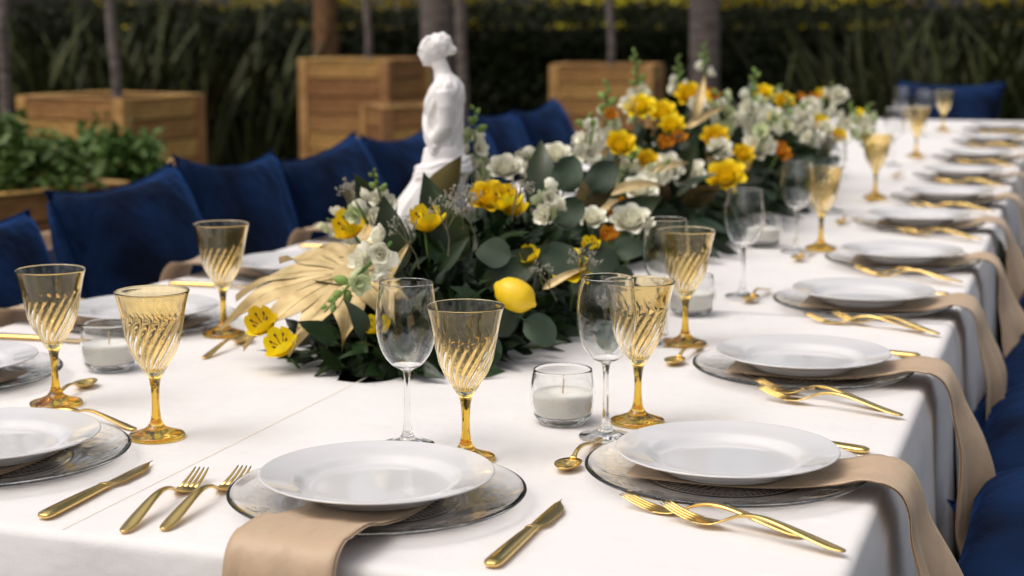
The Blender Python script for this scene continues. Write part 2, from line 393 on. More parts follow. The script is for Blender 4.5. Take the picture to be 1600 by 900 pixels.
# --- votive
vo = sampled([(.0300,.0015),(.0375,.010),(.0425,.027),(.0432,.042),(.0415,.058),(.0390,.0715)], 5)
vi = [(r-.0022, z) for r, z in vo if z > .011]
v_glass = mesh('votive', *lathe([(0,.0025),(.02,.0022),(.0275,0)] + vo + [(.0390,.0722),(.0387,.0732),(.0379,.0735),(.0371,.0731),(.0368,.0722)] + vi[::-1][1:] + [(.028,.0075),(0,.007)], 72), M_glass)
wp = [(r-.0008, z) for r, z in vi if z < .041]
v_wax = mesh('wax', *lathe([(0,.0078),(.026,.0083)] + wp + [(wp[-1][0]-.002,.0418),(.02,.0405),(.004,.0398),(0,.0402)], 56), M_wax)
v_wick = mesh('wick', *tube([(0,0,.038),(.0004,.0003,.047),(.0012,0,.054),(.001,.0006,.0605)], .0011, 6), M_wick)
def votive(p, lab1, lab2):
    tag(obj('votive_glass', v_glass, None, (p[0], p[1], TZ+.0006)), lab1, 'candle holder', 'glass votives')
    c = tag(obj('candle', v_wax, None, (p[0], p[1], TZ+.0006), (0,0,rnd.uniform(0,6))), lab2, 'candle', 'votive candles'); obj('wick', v_wick, c)
# --- dinner plate
pp = [(0,.0075),(.05,.0072),(.074,.0074),(.0815,.0090),(.0875,.0130),(.0925,.0160),(.098,.0175),(.113,.0205),(.1255,.0236),(.1288,.0243),(.1300,.0236),(.1296,.0222),(.124,.0203),(.11,.0168),(.098,.0140),(.091,.0112),(.085,.006),(.079,.0022),(.0765,0),(.072,0),(.0705,.002),(.066,.0032),(0,.0034)]
pl = [pp[0]] + [tuple(q[:2]) for q in spline([(a,b,0) for a,b in pp[1:-1]], 3)] + [pp[-1]]
v_, f_ = lathe(pl, 128); m_plate = mesh('plate', v_, [q[::-1] for q in f_], M_porc)
# --- pressed glass charger with relief
cp = [(0,.0052)] + [(r, .0052 if r < .1 else .0052+.0125*((r-.1)/.063)**1.5) for r in [.02+.002*k for k in range(72)]] + [(.1640,.0182),(.1652,.0178),(.1655,.0168),(.1648,.0156)]
cb = [(r, .0010 if r < .1 else .0010+.0125*((r-.1)/.063)**1.5) for r in [.162-.006*k for k in range(24)]] + [(0,.001)]
def relief(i, th, r, z):
    if i >= 76: return r, z
    h = 0
    if .075 < r < .089: h = .0007*(.5+.5*math.cos(80*th))*smooth(.075,.077,r)*smooth(.089,.087,r)
    elif .05 < r < .073: h = .0004*max(0, math.cos(40*th + 160*(r-.05)))*smooth(.05,.056,r)*smooth(.073,.067,r)
    elif .091 < r < .095: h = .0008*math.sin((r-.091)/.004*PI)
    elif .114 < r < .150:
        a = th*8/(2*PI); u = (a-math.floor(a))-.5; u *= 2*PI/8*r; q = r-.132
        d = math.hypot(u, q); an = math.atan2(q, u)
        h = .0008*(.5+.5*math.cos(d*1150 + 3*an))*smooth(.021,.015,d)
        h += .0005*max(0, math.cos(16*th+.8*math.sin(q*400)))*smooth(.018,.026,abs(u))*smooth(.018,.012,abs(q))
    return r, z + h
v_, f_ = lathe(cp+cb, 320, relief); m_charger = mesh('charger', v_, [q[::-1] for q in f_], M_charger)
# --- cutlery (x runs from the handle end to the tip)
def densify(st, n=4):
    out = []
    S = [Vector((a[0], a[2], a[3], a[4])) for a in st]
    for i in range(len(S)-1):
        a = S[max(i-1,0)]; b = S[i]; c = S[i+1]; d = S[min(i+2,len(S)-1)]
        for k in range(n):
            t = k/n; q = ((b*2)+(c-a)*t+(a*2-b*5+c*4-d)*t*t+(b*3-a-c*3+d)*t**3)*.5
            out.append((q[0], 0, q[1], max(q[2],.0002), max(q[3],.0002)))
    q = S[-1]; out.append((q[0],0,q[1],q[2],q[3])); return out
fork_h = mesh('fork_handle', *loft(densify([(0,0,.0030,.0025,.0010),(.004,0,.0032,.0058,.0015),(.018,0,.0050,.0082,.0018),(.045,0,.0105,.0076,.0020),(.075,0,.0165,.0058,.0022),(.10,0,.0190,.0042,.0024),(.122,0,.0160,.0033,.0022),(.136,0,.0100,.0036,.0018),(.146,0,.0052,.0075,.0014),(.155,0,.0030,.0112,.0011),(.167,0,.0024,.0122,.0010),(.173,0,.0026,.0122,.0009)])), M_gold)
tine = []
for k in range(4):
    y = (k-1.5)*.0063; e = -y*.16
    st = [(.1725,y,.0026,.0026,.00085),(.185,y+e*.3,.0045,.0023,.0009),(.198,y+e*.6,.0078,.0019,.0009),(.210,y+e*.9,.0120,.0015,.0008),(.216,y+e,.0145,.0006,.0005)]
    tine.append(mesh('fork_tine', *loft(st, 8), M_gold))
knife_h = mesh('knife_handle', *loft(densify([(0,0,.0045,.0045,.0018),(.003,0,.0045,.0078,.0032),(.012,0,.0048,.0098,.0040),(.05,0,.0050,.0092,.0042),(.09,0,.0050,.0078,.0040),(.118,0,.0050,.0066,.0036),(.121,0,.005,.0072,.0040),(.125,0,.005,.0072,.0040),(.128,0,.005,.0062,.0030),(.134,0,.005,.0060,.0022)])), M_gold)
kst = []
for i in range(25):
    s = i/24; x = .133+.107*s
    top = .0060 + .0015*math.sin(s*PI*.7) - .0035*smooth(.8,1,s); bot = -.0060 - .0062*smooth(0,.16,s) + .0172*smooth(.5,1.02,s)**1.5
    kst.append((x, (top+bot)/2, .0050-.0010*s, max((top-bot)/2,.0006), .0010-.0004*s))
knife_b = mesh('knife_blade', *loft(kst, 12, 1.7), M_gold)
spoon_h = mesh('spoon_handle', *loft(densify([(0,0,.0022,.0022,.0010),(.003,0,.0024,.0050,.0013),(.014,0,.0035,.0066,.0015),(.04,0,.0080,.0056,.0017),(.065,0,.0125,.0042,.0019),(.085,0,.0150,.0032,.0020),(.102,0,.0138,.0028,.0020),(.112,0,.0105,.0032,.0017),(.119,0,.0088,.0050,.0012)])), M_gold)
def spoon_bowl():
    v, f = [], []; nr, ns = 7, 28
    for side in (0, 1):
        for i in range(nr+1):
            q = i/nr
            for k in range(ns):
                a = 2*PI*k/ns; x = math.cos(a); y = math.sin(a); wd = .0158*(1-.10*x)
                v.append((.141+.0250*q*x, wd*q*y, .0088-.0076*(1-q**2.2) + (.0 if side == 0 else -.0009)))
    o = (nr+1)*ns
    for i in range(nr):
        for k in range(ns):
            k2 = (k+1)%ns; f.append((i*ns+k,(i+1)*ns+k,(i+1)*ns+k2,i*ns+k2)); f.append((o+i*ns+k,o+i*ns+k2,o+(i+1)*ns+k2,o+(i+1)*ns+k))
    for k in range(ns): k2=(k+1)%ns; f.append((nr*ns+k, o+nr*ns+k, o+nr*ns+k2, nr*ns+k2))
    return v, f
spoon_b = mesh('spoon_bowl', *spoon_bowl(), M_gold)
def cutlery(kind, a, b, label, z=None, roll=0.):
    """a: handle end, b: towards the tip"""
    a = Vector((a[0], a[1])); b = Vector((b[0], b[1])); d = b-a
    o = tag(empty(kind, (a.x, a.y, (z if z is not None else TZ)+.0006), math.atan2(d.y, d.x)), label, kind, 'gold '+kind+'s')
    if roll: o.rotation_euler.y = roll
    if kind == 'fork':
        obj('handle', fork_h, o)
        for q in tine: obj('tine', q, o)
    elif kind == 'knife': obj('handle', knife_h, o); obj('blade', knife_b, o)
    else: obj('handle', spoon_h, o); obj('bowl', spoon_b, o)
    return o
# --- napkin: folded strip from under the plate, over the charger rim and the table edge
def napkin(p, ang, edge, wdt, hang, seed, label, skew=0., twist=0.):
    """p: plate centre; ang: direction towards the diner; edge: distance from p to the cloth edge"""
    def path(off):
        ctrl = [(-.105,.0125),(-.06,.0105),(.0,.0095),(.06,.0100),(.10,.0120),(.135,.0175),(.160,.0245)]
        e = max(edge+.010, .185)
        ctrl += [(e-.012,.0235),(e+.012,.013),(e+.024,-.010),(e+.028,-.045)]
        n = 6
        for k in range(1, n+1): ctrl.append((e+.028+.006*k*(1+noise.noise((seed,k*.4,2.2))), -.045-(hang-.045)*k/n))
        return [Vector((q[0], 0, q[1]+off)) for q in spline([(a,b,0) for a,b in ctrl], 4) for q in [(q[0],q[1])]]
    root = tag(empty('napkin', (p[0], p[1], TZ), ang), label, 'napkin', 'beige napkins')
    for layer in (0, 1):
        P = path(-.0022*layer); nw = 14; v, f = [], []; n = len(P)
        ww = wdt*(1 if layer == 0 else .97)
        for i, q in enumerate(P):
            s = i/(n-1); fl = smooth(.5,1,s)
            for k in range(nw+1):
                u = k/nw-.5
                wig = noise.noise((u*3.2+seed, s*3.0, seed*.7+layer*.15)); amp = .028*fl
                y = u*ww*(1+.12*fl) + skew*(s-.35) + .004*noise.noise((seed*2.1, s*5, 1.0)) + (.004*layer)
                lift = (.0045*(.5+wig) + .004*abs(u*2)**3)*smooth(.12,.3,s)*(1-fl*.8)
                out = amp*wig*1.2 + .010*fl*math.cos(u*7+seed) + twist*(u+.5)*ww*smooth(.52,.85,s)
                if s > .45: v.append((q.x + out + layer*-.0022*1.0, y, q.z + lift + (.018*u*math.sin(seed*3) if s > .97 else 0)))
                else: v.append((q.x, y, q.z + lift*.7))
        for i in range(n-1):
            for k in range(nw): a = i*(nw+1)+k; f.append((a, a+nw+1, a+nw+2, a+1))
        o = obj('top_fold' if layer == 0 else 'under_fold', mesh('napkin', v, f, M_satin), root)
        sm = o.modifiers.new('thick', 'SOLIDIFY'); sm.thickness = .0008; sm.offset = 0
    return root

ORD = ['first','second','third','fourth','fifth','sixth','seventh','eighth','ninth','tenth','eleventh']
def setting(p, ang, where, edge, seed, nap=(.115,.27,0.), shift=(0,0)):
    tag(obj('charger_plate', m_charger, None, (p[0]-shift[0], p[1]-shift[1], TZ+.0006), (0,0,seed)), 'embossed clear glass charger '+where, 'charger', 'glass chargers')
    tag(obj('dinner_plate', m_plate, None, (p[0], p[1], TZ+.0150), (.0,.0,seed*2)), 'glossy white dinner plate '+where, 'plate', 'white dinner plates')
    napkin(p, ang, edge, nap[0], nap[1], seed, 'beige satin napkin '+where, nap[2], nap[3] if len(nap) > 3 else .08)

# ---- front end of the table
setting((-.712,1.642), -PI/2, 'at the centre of the near table edge', .205, .4, (.118,.30,-.02))
setting((-1.222,1.650), -PI/2, 'cut off by the left border at the near table edge', .213, 1.7, (.118,.30,.0))
cutlery('fork', on(192,833,TZ+.002), on(318,735,TZ+.01), 'left one of the two gold forks left of the centre plate')
cutlery('fork', on(254,829,TZ+.002), on(378,737,TZ+.01), 'right gold fork of the pair, its tines touching the centre charger')
cutlery('knife', on(766,886,TZ+.003), on(880,786,TZ+.003), 'gold knife right of the centre plate at the near table edge')
cutlery('knife', on(66,810,TZ+.003), on(246,721,TZ+.003), 'gold knife beside the left front charger')
cutlery('spoon', (-.660,1.842), (-.86,1.846), 'gold spoon almost hidden behind the centre plate')
cutlery('spoon', on(212,674), on(120,655), 'gold spoon behind the left front plate, only its handle showing')
# ---- right side
RP = [(-.366,1.865),(-.372,2.470),(-.358,3.095),(-.345,3.675),(-.372,4.38),(-.345,5.02),(-.35,5.76),(-.352,6.55),(-.345,7.45),(-.352,8.28)]
for i, p in enumerate(RP):
    wh = ORD[i]+' from the camera along the right table edge' if i else 'nearest the camera along the right table edge'
    setting(p, 0, wh, XR-p[0], 2.3+i*1.37, (.115+.01*((i*7)%3), .255+.02*((i*5)%3), [.02,.0,.015,-.01,.02,0,.01,0,.02,0][i], [.26,.36,.30,.40,.50,.3,.4,.3,.4,.3][i]))
    if i == 0:
        cutlery('fork', on(1255,843), on(985,792), 'gold fork lying under its twin beside the nearest right plate')
        cutlery('fork', on(1320,872), on(1050,812), 'gold fork crossing over its twin beside the nearest right plate', TZ+.0035)
        cutlery('knife', (-.222,2.032), (-.46,2.095), 'gold knife tucked behind the nearest right plate')
        cutlery('spoon', (-.553,1.985), (-.553,1.80), 'gold spoon between clear wine glass and nearest right charger')
    else:
        j = (i*.37) % 1 * .02
        d = Vector((-.217,.075+.035*math.sin(i*2.1)))
        a = Vector((-.226, p[1]-.195-j)); b2 = Vector((-.200, p[1]-.235-j))
        n = ORD[i]
        cutlery('fork', a, a+d, 'back gold fork of the pair before the %s right plate' % n)
        cutlery('fork', b2, b2+Vector((-.21,.085+.03*math.sin(i*3.7))), 'front gold fork of the pair before the %s right plate' % n, TZ+.0035)
        cutlery('knife', (-.215, p[1]+.185), (-.45, p[1]+.215), 'gold knife behind the %s right plate' % n)
        if i < 8: cutlery('spoon', (-.560, p[1]+.155), (-.575, p[1]-.01), 'gold spoon left of the %s right charger' % n)
# ---- left side
LP = [(-1.565,2.02),(-1.525,2.505),(-1.52,3.10),(-1.52,3.70),(-1.52,4.32)]
for i, p in enumerate(LP):
    wh = ['cut off by the left border in the middle of the picture', 'behind the votive candle on the left side', 'right behind the far left goblet', 'left of the gold monstera leaf, half hidden', 'farthest along the left edge behind the statue'][i]
    setting(p, PI, wh, p[0]-XL, 5.1+i*1.9, (.12,.26,.01*(i-2)))
    if i < 4:
        cutlery('knife', (-1.72, p[1]-.175), (-1.48, p[1]-.16), 'gold knife '+['at the left border','on the left beside the table edge','beside the third left plate','beside the fourth left plate'][i])
cutlery('spoon', on(62,640), on(155,596), 'gold spoon lying between the left goblet and the candle')
cutlery('spoon', on(318,562), on(430,515), 'gold spoon behind the far left goblet')
# ---- glasses
for (px, py, lab) in [(245,684,'amber goblet standing behind the left gold knife'), (88,633,'amber goblet closest to the left border'), (350,524,'amber goblet in front of the blue cushions, left of the gold leaf'),
                      (728,719,'large amber goblet behind the centre plate'), (996,661,'amber goblet right of the near votive candle'), (1070,539,'amber goblet behind the wine glasses, right of the front flowers'),
                      (1282,389,'amber goblet beside the fourth right plate'), (1367,309,'amber goblet beside the sixth right plate'), (1431,244,'amber goblet near the far end of the table, second last'), (1473,204,'farthest amber goblet near the blue end cushion')]:
    stemware('a', on(px, py), lab, 'amber goblets')
for (x, y, lab) in [(-1.35,3.07,'amber goblet half hidden left of the statue'), (-1.34,4.17,'amber goblet half hidden behind the magnolia leaf right of the statue')]: stemware('a', (x,y), lab, 'amber goblets')
for (px, py, lab) in [(637,697,'clear wine glass left of the large amber goblet'), (946,684,'clear wine glass right of the near votive candle'), (1038,538,'clear wine glass in front of the flowers, beside the tall amber goblet'),
                      (1160,464,'clear wine glass standing alone before the far votive'), (1243,394,'clear wine glass left of the fourth right goblet'), (1298,330,'clear wine glass against the far flowers'), (1395,258,'clear wine glass left of the second last goblet'), (1440,212,'clear wine glass left of the farthest goblet')]:
    stemware('w', on(px, py), lab, 'clear wine glasses')
stemware('w', (-.80,8.2), 'clear wine glass behind the end of the far flowers', 'clear wine glasses')
for (px, py, a, b) in [(879,661,'round glass votive in the middle foreground','white candle in the middle foreground votive'), (172,578,'round glass votive on the left behind the goblet','white candle in the left votive'),
                       (1080,492,'round glass votive behind the right hand goblets','white candle in the votive behind the right goblets'), (1193,384,'round glass votive behind the lone wine glass','white candle in the votive behind the lone wine glass'),
                       ]:
    votive(on(px, py), a, b)

# ================================================================== CUSHIONS AND BENCHES
def pillow(n=22, pinch=.12, puff=1.0, seed=0):
    v, f = [], []
    for side in (1, -1):
        for j in range(n+1):
            for i in range(n+1):
                x, y = i/n*2-1, j/n*2-1
                k = 1-pinch*(1-abs(y)**2.2)*abs(x)**5; k2 = 1-pinch*(1-abs(x)**2.2)*abs(y)**5
                e = max(0,(1-x*x))**.42*max(0,(1-y*y))**.42
                wr = noise.noise((x*1.6+seed, y*1.6, side*2+seed))*.16 + noise.noise((x*4+seed, y*4, side+seed))*.05
                v.append((x*k*.5, y*k2*.5, side*.5*e*puff*(1+wr)))
    m = (n+1)**2
    for s in (0, 1):
        for j in range(n):
            for i in range(n):
                a = s*m+j*(n+1)+i; q = (a, a+1, a+n+2, a+n+1); f.append(q if s == 0 else q[::-1])
    bm = bmesh.new(); vs_ = [bm.verts.new(q) for q in v]
    for q in f: bm.faces.new([vs_[k] for k in q])
    bmesh.ops.remove_doubles(bm, verts=bm.verts, dist=1e-4); bm.verts.index_update()
    v = [tuple(q.co) for q in bm.verts]; f = [[k.index for k in p.verts] for p in bm.faces]; bm.free()
    return mesh('cushion', v, f, M_velvet)
PIL = [pillow(seed=k*3.3, pinch=.09+.03*k) for k in range(3)]
def piping(pinch):
    pts = []
    for sx, sy, ex, ey in ((-1,-1,1,-1),(1,-1,1,1),(1,1,-1,1),(-1,1,-1,-1)):
        for k in range(14):
            x, y = sx+(ex-sx)*k/14, sy+(ey-sy)*k/14
            pts.append((x*(1-pinch*(1-abs(y)**2.2)*abs(x)**5)*.502, y*(1-pinch*(1-abs(x)**2.2)*abs(y)**5)*.502, 0))
    v, f = tube(pts+[pts[0]], .0062, 6, False); return mesh('piping', v, f, M_velvet)
PIP = [piping(.09+.03*k) for k in range(3)]
def bench(name, x, y0, y1, face, label, back=True):
    """face: +1 looks towards +X"""
    b = tag(empty(name, (x, (y0+y1)/2, 0)), label, 'bench'); ln = y1-y0
    for k in range(4): box('seat_slat', (-.165+.11*k, 0, .385), (.10, ln, .03), M_bench, b)
    for yy in [-ln/2+.15 + (ln-.3)*q/4 for q in range(5)]:
        for xx in (-.17,.17): box('leg', (xx, yy, .185), (.055,.055,.368), M_bench, b)
        if back: box('back_post', (-face*.245, yy, .38), (.045,.05,.76), M_bench, b)
    if back:
        for z in (.52,.69): box('back_rail', (-face*.212, 0, z), (.02, ln, .075), M_bench, b)
bench('bench', -2.155, 2.2, 7.2, 1, 'timber bench behind the left row of blue cushions')
bench('bench', .14, 1.9, 8.6, -1, 'timber bench under the blue seat pads on the right', back=False)
LC = [(2.84,.50,.0),(3.42,.55,.04),(3.99,.56,-.05),(4.56,.54,.10),(5.15,.54,-.03),(5.68,.52,.05),(6.15,.56,-.04),(6.66,.57,.06)]
lab = ['cut off by the left border','dark one left of the far left goblet','broad bright one behind the far left goblet','left of the hidden goblet by the statue','directly behind the statue skirt on its left','hidden right behind the statue','right of the statue','farthest right of the row, by the right planter']
for i, (y, s, tw) in enumerate(LC):
    o = tag(obj('cushion', PIL[i%3], None, (-2.09+.02*(i%2), y, .385+s*.5*math.cos(.28)+.004)), 'navy velvet back cushion '+lab[i], 'cushion', 'back cushions on the left bench')
    o.rotation_euler = (Matrix.Rotation(PI/2+tw*.6, 3, 'Z') @ Matrix.Rotation(PI/2-.26, 3, 'X')).to_euler(); 
    o.rotation_euler = (Matrix.Rotation(tw, 3, 'X') @ Matrix.Rotation(PI/2-.28, 3, 'Y') ).to_euler()
    o.scale = (s, s, [.19,.23,.17,.21][i%4]); obj('piping', PIP[i%3], o)
for i, y in enumerate([1.80,2.42,3.04,3.66,4.34,4.98,5.62]):
    o = tag(obj('seat_cushion', PIL[(i+1)%3], None, (.135, y, .40+.105), (.03,-.02,.05*((i%3)-1))), 'navy velvet seat pad, %s from the camera on the right bench' % ORD[i], 'cushion', 'seat pads on the right bench')
    o.scale = (.60,.575,.30); obj('piping', PIP[(i+1)%3], o)
bench('bench', -.7, 9.75, 10.15, 1, 'timber bench at the far end of the table', back=False)
o = tag(obj('cushion', PIL[1], None, (-.70, 9.98, .66)), 'navy velvet cushion beyond the far end of the table', 'cushion'); o.rotation_euler = (PI/2-.25,0,0); o.scale = (.62,.56,.2)

# ================================================================== STATUETTE (generic draped figure)
def statuette():
    mb = MB()
    def ring_body(st, seg=72, folds=None):
        v, f = [], []
        for (z, cx, cy_, a, b, tw) in st:
            for k in range(seg):
                t_ = 2*PI*k/seg
                fr = folds(t_, z) if folds else 0
                x = (a+fr)*math.cos(t_); y = (b+fr)*math.sin(t_); c, s = math.cos(tw), math.sin(tw)
                v.append((cx+x*c-y*s, cy_+x*s+y*c, z))
        n = len(st)
        for i in range(n-1):
            for k in range(seg):
                k2 = (k+1)%seg; f.append((i*seg+k, i*seg+k2, (i+1)*seg+k2, (i+1)*seg+k))
        f.append(tuple(range(seg))[::-1]); f.append(tuple((n-1)*seg+k for k in range(seg))); return v, f
    def ell(c, r, M=None):
        bm = bmesh.new(); bmesh.ops.create_uvsphere(bm, u_segments=24, v_segments=16, radius=1)
        v = [Vector((q.co.x*r[0], q.co.y*r[1], q.co.z*r[2])) for q in bm.verts]
        bm.verts.index_update(); f = [[q.index for q in p.verts] for p in bm.faces]; bm.free()
        if M is not None: v = [M @ q for q in v]
        return [tuple(q+Vector(c)) for q in v], f
    S = lambda l, n=5: [tuple(q) for q in spline6(l, n)]
    def spline6(pts, n):
        out = []; P = [list(p) for p in pts]
        for i in range(len(P)-1):
            a = P[max(i-1,0)]; b = P[i]; c = P[i+1]; d = P[min(i+2,len(P)-1)]
            for k in range(n):
                t = k/n; out.append([((2*b[j])+(c[j]-a[j])*t+(2*a[j]-5*b[j]+4*c[j]-d[j])*t*t+(3*b[j]-a[j]-3*c[j]+d[j])*t**3)*.5 for j in range(len(b))])
        out.append(P[-1]); return out
    # -x is the way the figure faces
    sk = S([(0,-.016,0,.068,.060,0),(.05,-.024,0,.070,.058,0),(.12,-.030,0,.068,.055,0),(.17,-.025,.0,.061,.052,0),(.215,-.008,0,.050,.047,0),(.255,.004,0,.040,.045,0),(.275,.006,0,.036,.043,0),(.29,.006,0,.033,.040,0)])
    def folds(t_, z): 
        d = smooth(.28,.10,z)
        return (.0042*math.sin(13*t_+22*z*math.sin(t_)+1.0) + .0028*math.sin(23*t_-30*z))*d + .003*math.sin(t_*3+60*z)*smooth(.24,.27,z)
    mb.add(ring_body(sk, folds=folds))
    # sash of gathered cloth round the hips
    for q, (z, a) in enumerate([(.236,.049),(.246,.0475),(.257,.045)]):
        pth = [(.002+a*1.0*math.cos(t_), a*.98*math.sin(t_), z+.010*math.cos(t_)+.0025*math.sin(5*t_+q)) for t_ in [2*PI*k/40 for k in range(41)]]
        mb.add(tube(pth, .0062, 8))
    tor = S([(.275,.008,0,.0320,.040,0),(.31,.009,0,.0285,.037,0),(.345,.007,0,.0320,.043,0),(.375,.005,0,.0345,.049,0),(.40,.010,0,.0315,.053,0),(.418,.012,0,.025,.048,0),(.430,.011,0,.018,.030,0),(.438,.006,0,.0155,.017,0)])
    def tf(t_, z): return .0016*math.sin(17*t_+90*z) + .0013*math.sin(9*t_-150*z)
    mb.add(ring_body(tor, folds=tf))
    mb.add(tube([(.006,0,.425),(.002,0,.445),(-.004,0,.462)], [.0185,.0150,.0150], 16))
    # arms wrapped close under the cloak
    for s in (-1, 1):
        mb.add(tube([(.012,s*.045,.405),(.016,s*.047,.375),(.015,s*.044,.335),(-.004,s*.034,.306),(-.018,s*.014,.310)], [.0135,.0140,.0135,.0125,.0105], 14))
    # cloak edge falling diagonally over the chest
    mb.add(tube(spline([(.020,.040,.402),(-.010,.030,.392),(-.026,.004,.365),(-.022,-.028,.325),(-.002,-.042,.29)], 6), .0060, 8))
    mb.add(tube(spline([(.026,.038,.394),(-.004,.034,.382),(-.025,.012,.352),(-.023,-.020,.312),(-.006,-.040,.28)], 6), .0055, 8))
    # head
    H = Vector((-.011,0,.484)); Rt = Matrix.Rotation(-.16, 3, 'Y')
    def h(c, r): mb.add(ell(H + Rt @ Vector(c), r, Rt))
    h((0,0,.004),(.0265,.0215,.0275)); h((-.010,0,-.013),(.0165,.0165,.0175)); h((-.0205,0,-.0235),(.0062,.0075,.0055))
    h((-.0262,0,-.0030),(.0052,.0036,.0085)); h((-.0225,0,.0080),(.0060,.0130,.0035)); h((-.0245,0,-.0145),(.0042,.0068,.0030))
    for s in (-1, 1): h((-.0205,s*.0085,.0015),(.0035,.0040,.0024)); h((.004,s*.0205,-.003),(.0055,.0030,.0075)); h((-.014,s*.010,-.008),(.008,.0075,.008))
    h((.007,0,.009),(.0272,.0240,.0228)); h((.028,0,-.004),(.0120,.0115,.0110))
    r2 = random.Random(3)
    for k in range(70):
        a = r2.uniform(-2.4,2.4); zz = r2.uniform(-.008,.030)
        rr_ = math.sqrt(max(.05, 1-(max(0,zz-.008)/.026)**2)); h((.006+.0255*rr_*math.cos(a), .0222*rr_*math.sin(a), .005+zz*.92), (.0040,.0038,.0032))
    # plinth
    mb.add(boxvf((-.008,0,-.012),(.16,.15,.03),.004))
    me = mb.mesh('statuette', M_plaster); o = obj('statuette', me)
    r = o.modifiers.new('skin', 'REMESH'); r.mode = 'VOXEL'; r.voxel_size = .0024; r.use_smooth_shade = True
    s = o.modifiers.new('soft', 'SMOOTH'); s.factor = .5; s.iterations = 4
    dg = bpy.context.evaluated_depsgraph_get(); ev = o.evaluated_get(dg); fm = bpy.data.meshes.new_from_object(ev)
    o.modifiers.clear(); o.data = fm
    fm.polygons.foreach_set('use_smooth', [True]*len(fm.polygons))
    return o
st = tag(statuette(), 'white plaster statuette of a draped standing figure rising from the flowers', 'statuette')
sp_ = at(690, 300, 2.95); st.location = (sp_.x, 2.95, TZ+.0285-.008); st.rotation_euler = (0,0,YAW-.15); st.scale = (1.07,1.0,.935)

# ================================================================== FLOWERS
def leafvf(ln, wd, n=7, m=4, tip=1.6, base=.7, fold=.25, curl=.2, wave=0., round_=False):
    """leaf along +x, face up +z"""
    v, f = [], []
    for i in range(n+1):
        s = i/n
        wl = wd*.5*(math.sin(PI*min(1,max(0,s))**base)**(.55 if round_ else .8)) if 0 < s < 1 else wd*.02
        if not round_: wl *= (1-s**4*.3)
        for j in range(m+1):
            q = j/m*2-1
            v.append((ln*s*math.cos(curl*s*.6), q*wl, fold*abs(q)*wl - curl*ln*s*s*.6 + wave*wd*math.sin(s*7+q*2)*abs(q)))
    for i in range(n):
        for j in range(m): a = i*(m+1)+j; f.append((a, a+m+1, a+m+2, a+1))
    return v, f
def leafmesh(name, mats, *a, two=False, stem=0., **k):
    mb = MB(); v, f = leafvf(*a, **k); mb.add((v, f))
    if two: mb.add(([(x,y,z-.0006) for x,y,z in v], [q[::-1] for q in f]), mi=1)
    if stem: mb.add(tube([(-stem,0,-.002),(-stem*.4,0,0),(a[0]*.1,0,0)], .0011, 5))
    return mb.mesh(name, mats)
EUC = [leafmesh('eucalyptus', M_euc, .054, w_, n=9, m=6, base=b_, round_=True, fold=.2, curl=c, stem=.012, wave=.09) for c, w_, b_ in ((.3,.046,.85),(.6,.040,.80),(-.25,.050,.92),(.8,.044,.75))]
EUL = [leafmesh('eucalyptus_long', M_euc, .085, .034, fold=.15, curl=c, stem=.012, wave=.05) for c in (.3,.6)]
MAG = [leafmesh('magnolia', [M_mag_t, M_mag_b], .125, .060, n=9, fold=.22, curl=c, two=True, wave=.05, stem=.015) for c in (.25,.6,-.25)]
RUS = [leafmesh('ruscus', M_dark, .062, .024, fold=.25, curl=c, stem=.008) for c in (.2,.5,-.1)]
GLD = [leafmesh('gold_blade', M_goldleaf, .15, .030, n=9, fold=.5, curl=c, wave=.08) for c in (.3,.7)]
def place(name, me, parent, loc, xdir, nrm, s=1.0):
    x = Vector(xdir).normalized(); z = Vector(nrm); y = z.cross(x)
    if y.length < 1e-4: y = Vector((.3,1,.2)).cross(x)
    y.normalize(); z = x.cross(y); M = Matrix((x,y,z)).transposed().to_4x4()
    o = obj(name, me, parent); o.matrix_local = Matrix.Translation(Vector(loc)-parent.location) @ M @ Matrix.Scale(s,4); return o
def petal(ln, wd, cup, n=6, m=4, tipw=.6, ruffle=0., seed=0):
    v, f = [], []
    for i in range(n+1):
        s = i/n; wl = wd*.5*(math.sin(PI*(.08+.84*s)**tipw))**.7
        a = cup*s
        for j in range(m+1):
            q = j/m*2-1
            v.append((ln*s*math.cos(a), q*wl, ln*s*math.sin(a)*.9 + .35*wl*q*q + ruffle*noise.noise((s*5+seed, q*3, seed))*s))
    for i in range(n):
        for j in range(m): a = i*(m+1)+j; f.append((a,a+m+1,a+m+2,a+1))
    return v, f
def rose(mats, R=.03, layers=4, seed=0, open_=1.0):
    mb = MB(); r = random.Random(seed)
    for l in range(layers):
        q = l/(layers-1); cnt = 3+l; el = 1.5-.62*q*open_
        for k in range(cnt):
            a = 2*PI*k/cnt+l*.8+r.uniform(-.15,.15); ln = R*(.75+.45*q); wd = R*(.85+.65*q)
            M = Matrix.Rotation(a,4,'Z') @ Matrix.Translation((R*.10*(1+1.6*q),0,-R*.25*q)) @ Matrix.Rotation(-el,4,'Y')
            v, f = petal(ln, wd, .45-.75*q, seed=seed+k, ruffle=R*.06)
            # wrap around the bud
            v = [(x, y, z + (y*y)/(R*(.65+.9*q))*.55) for x,y,z in v]
            mb.add((v,f), M)
    return mb.mesh('rose', mats)
ROSE_Y = [rose(M_yel, .034, 5, s, o) for s, o in ((1,.9),(2,1.15),(3,.7))]
ROSE_W = [rose(M_whi, .034, 5, s, o) for s, o in ((4,1.0),(5,1.2))]
ROSE_O = [rose(M_ora, .026, 4, s, 1.3) for s in (6,7)]
PET_Y = [mesh('petal', *petal(.038, .028, c, tipw=.75, ruffle=.004, seed=c), M_yel) for c in (.45,.75)]
PET_O = [mesh('petal', *petal(.036, .025, c, tipw=.75, ruffle=.004, seed=c), M_ora) for c in (.45,.75)]
CTR = MB()
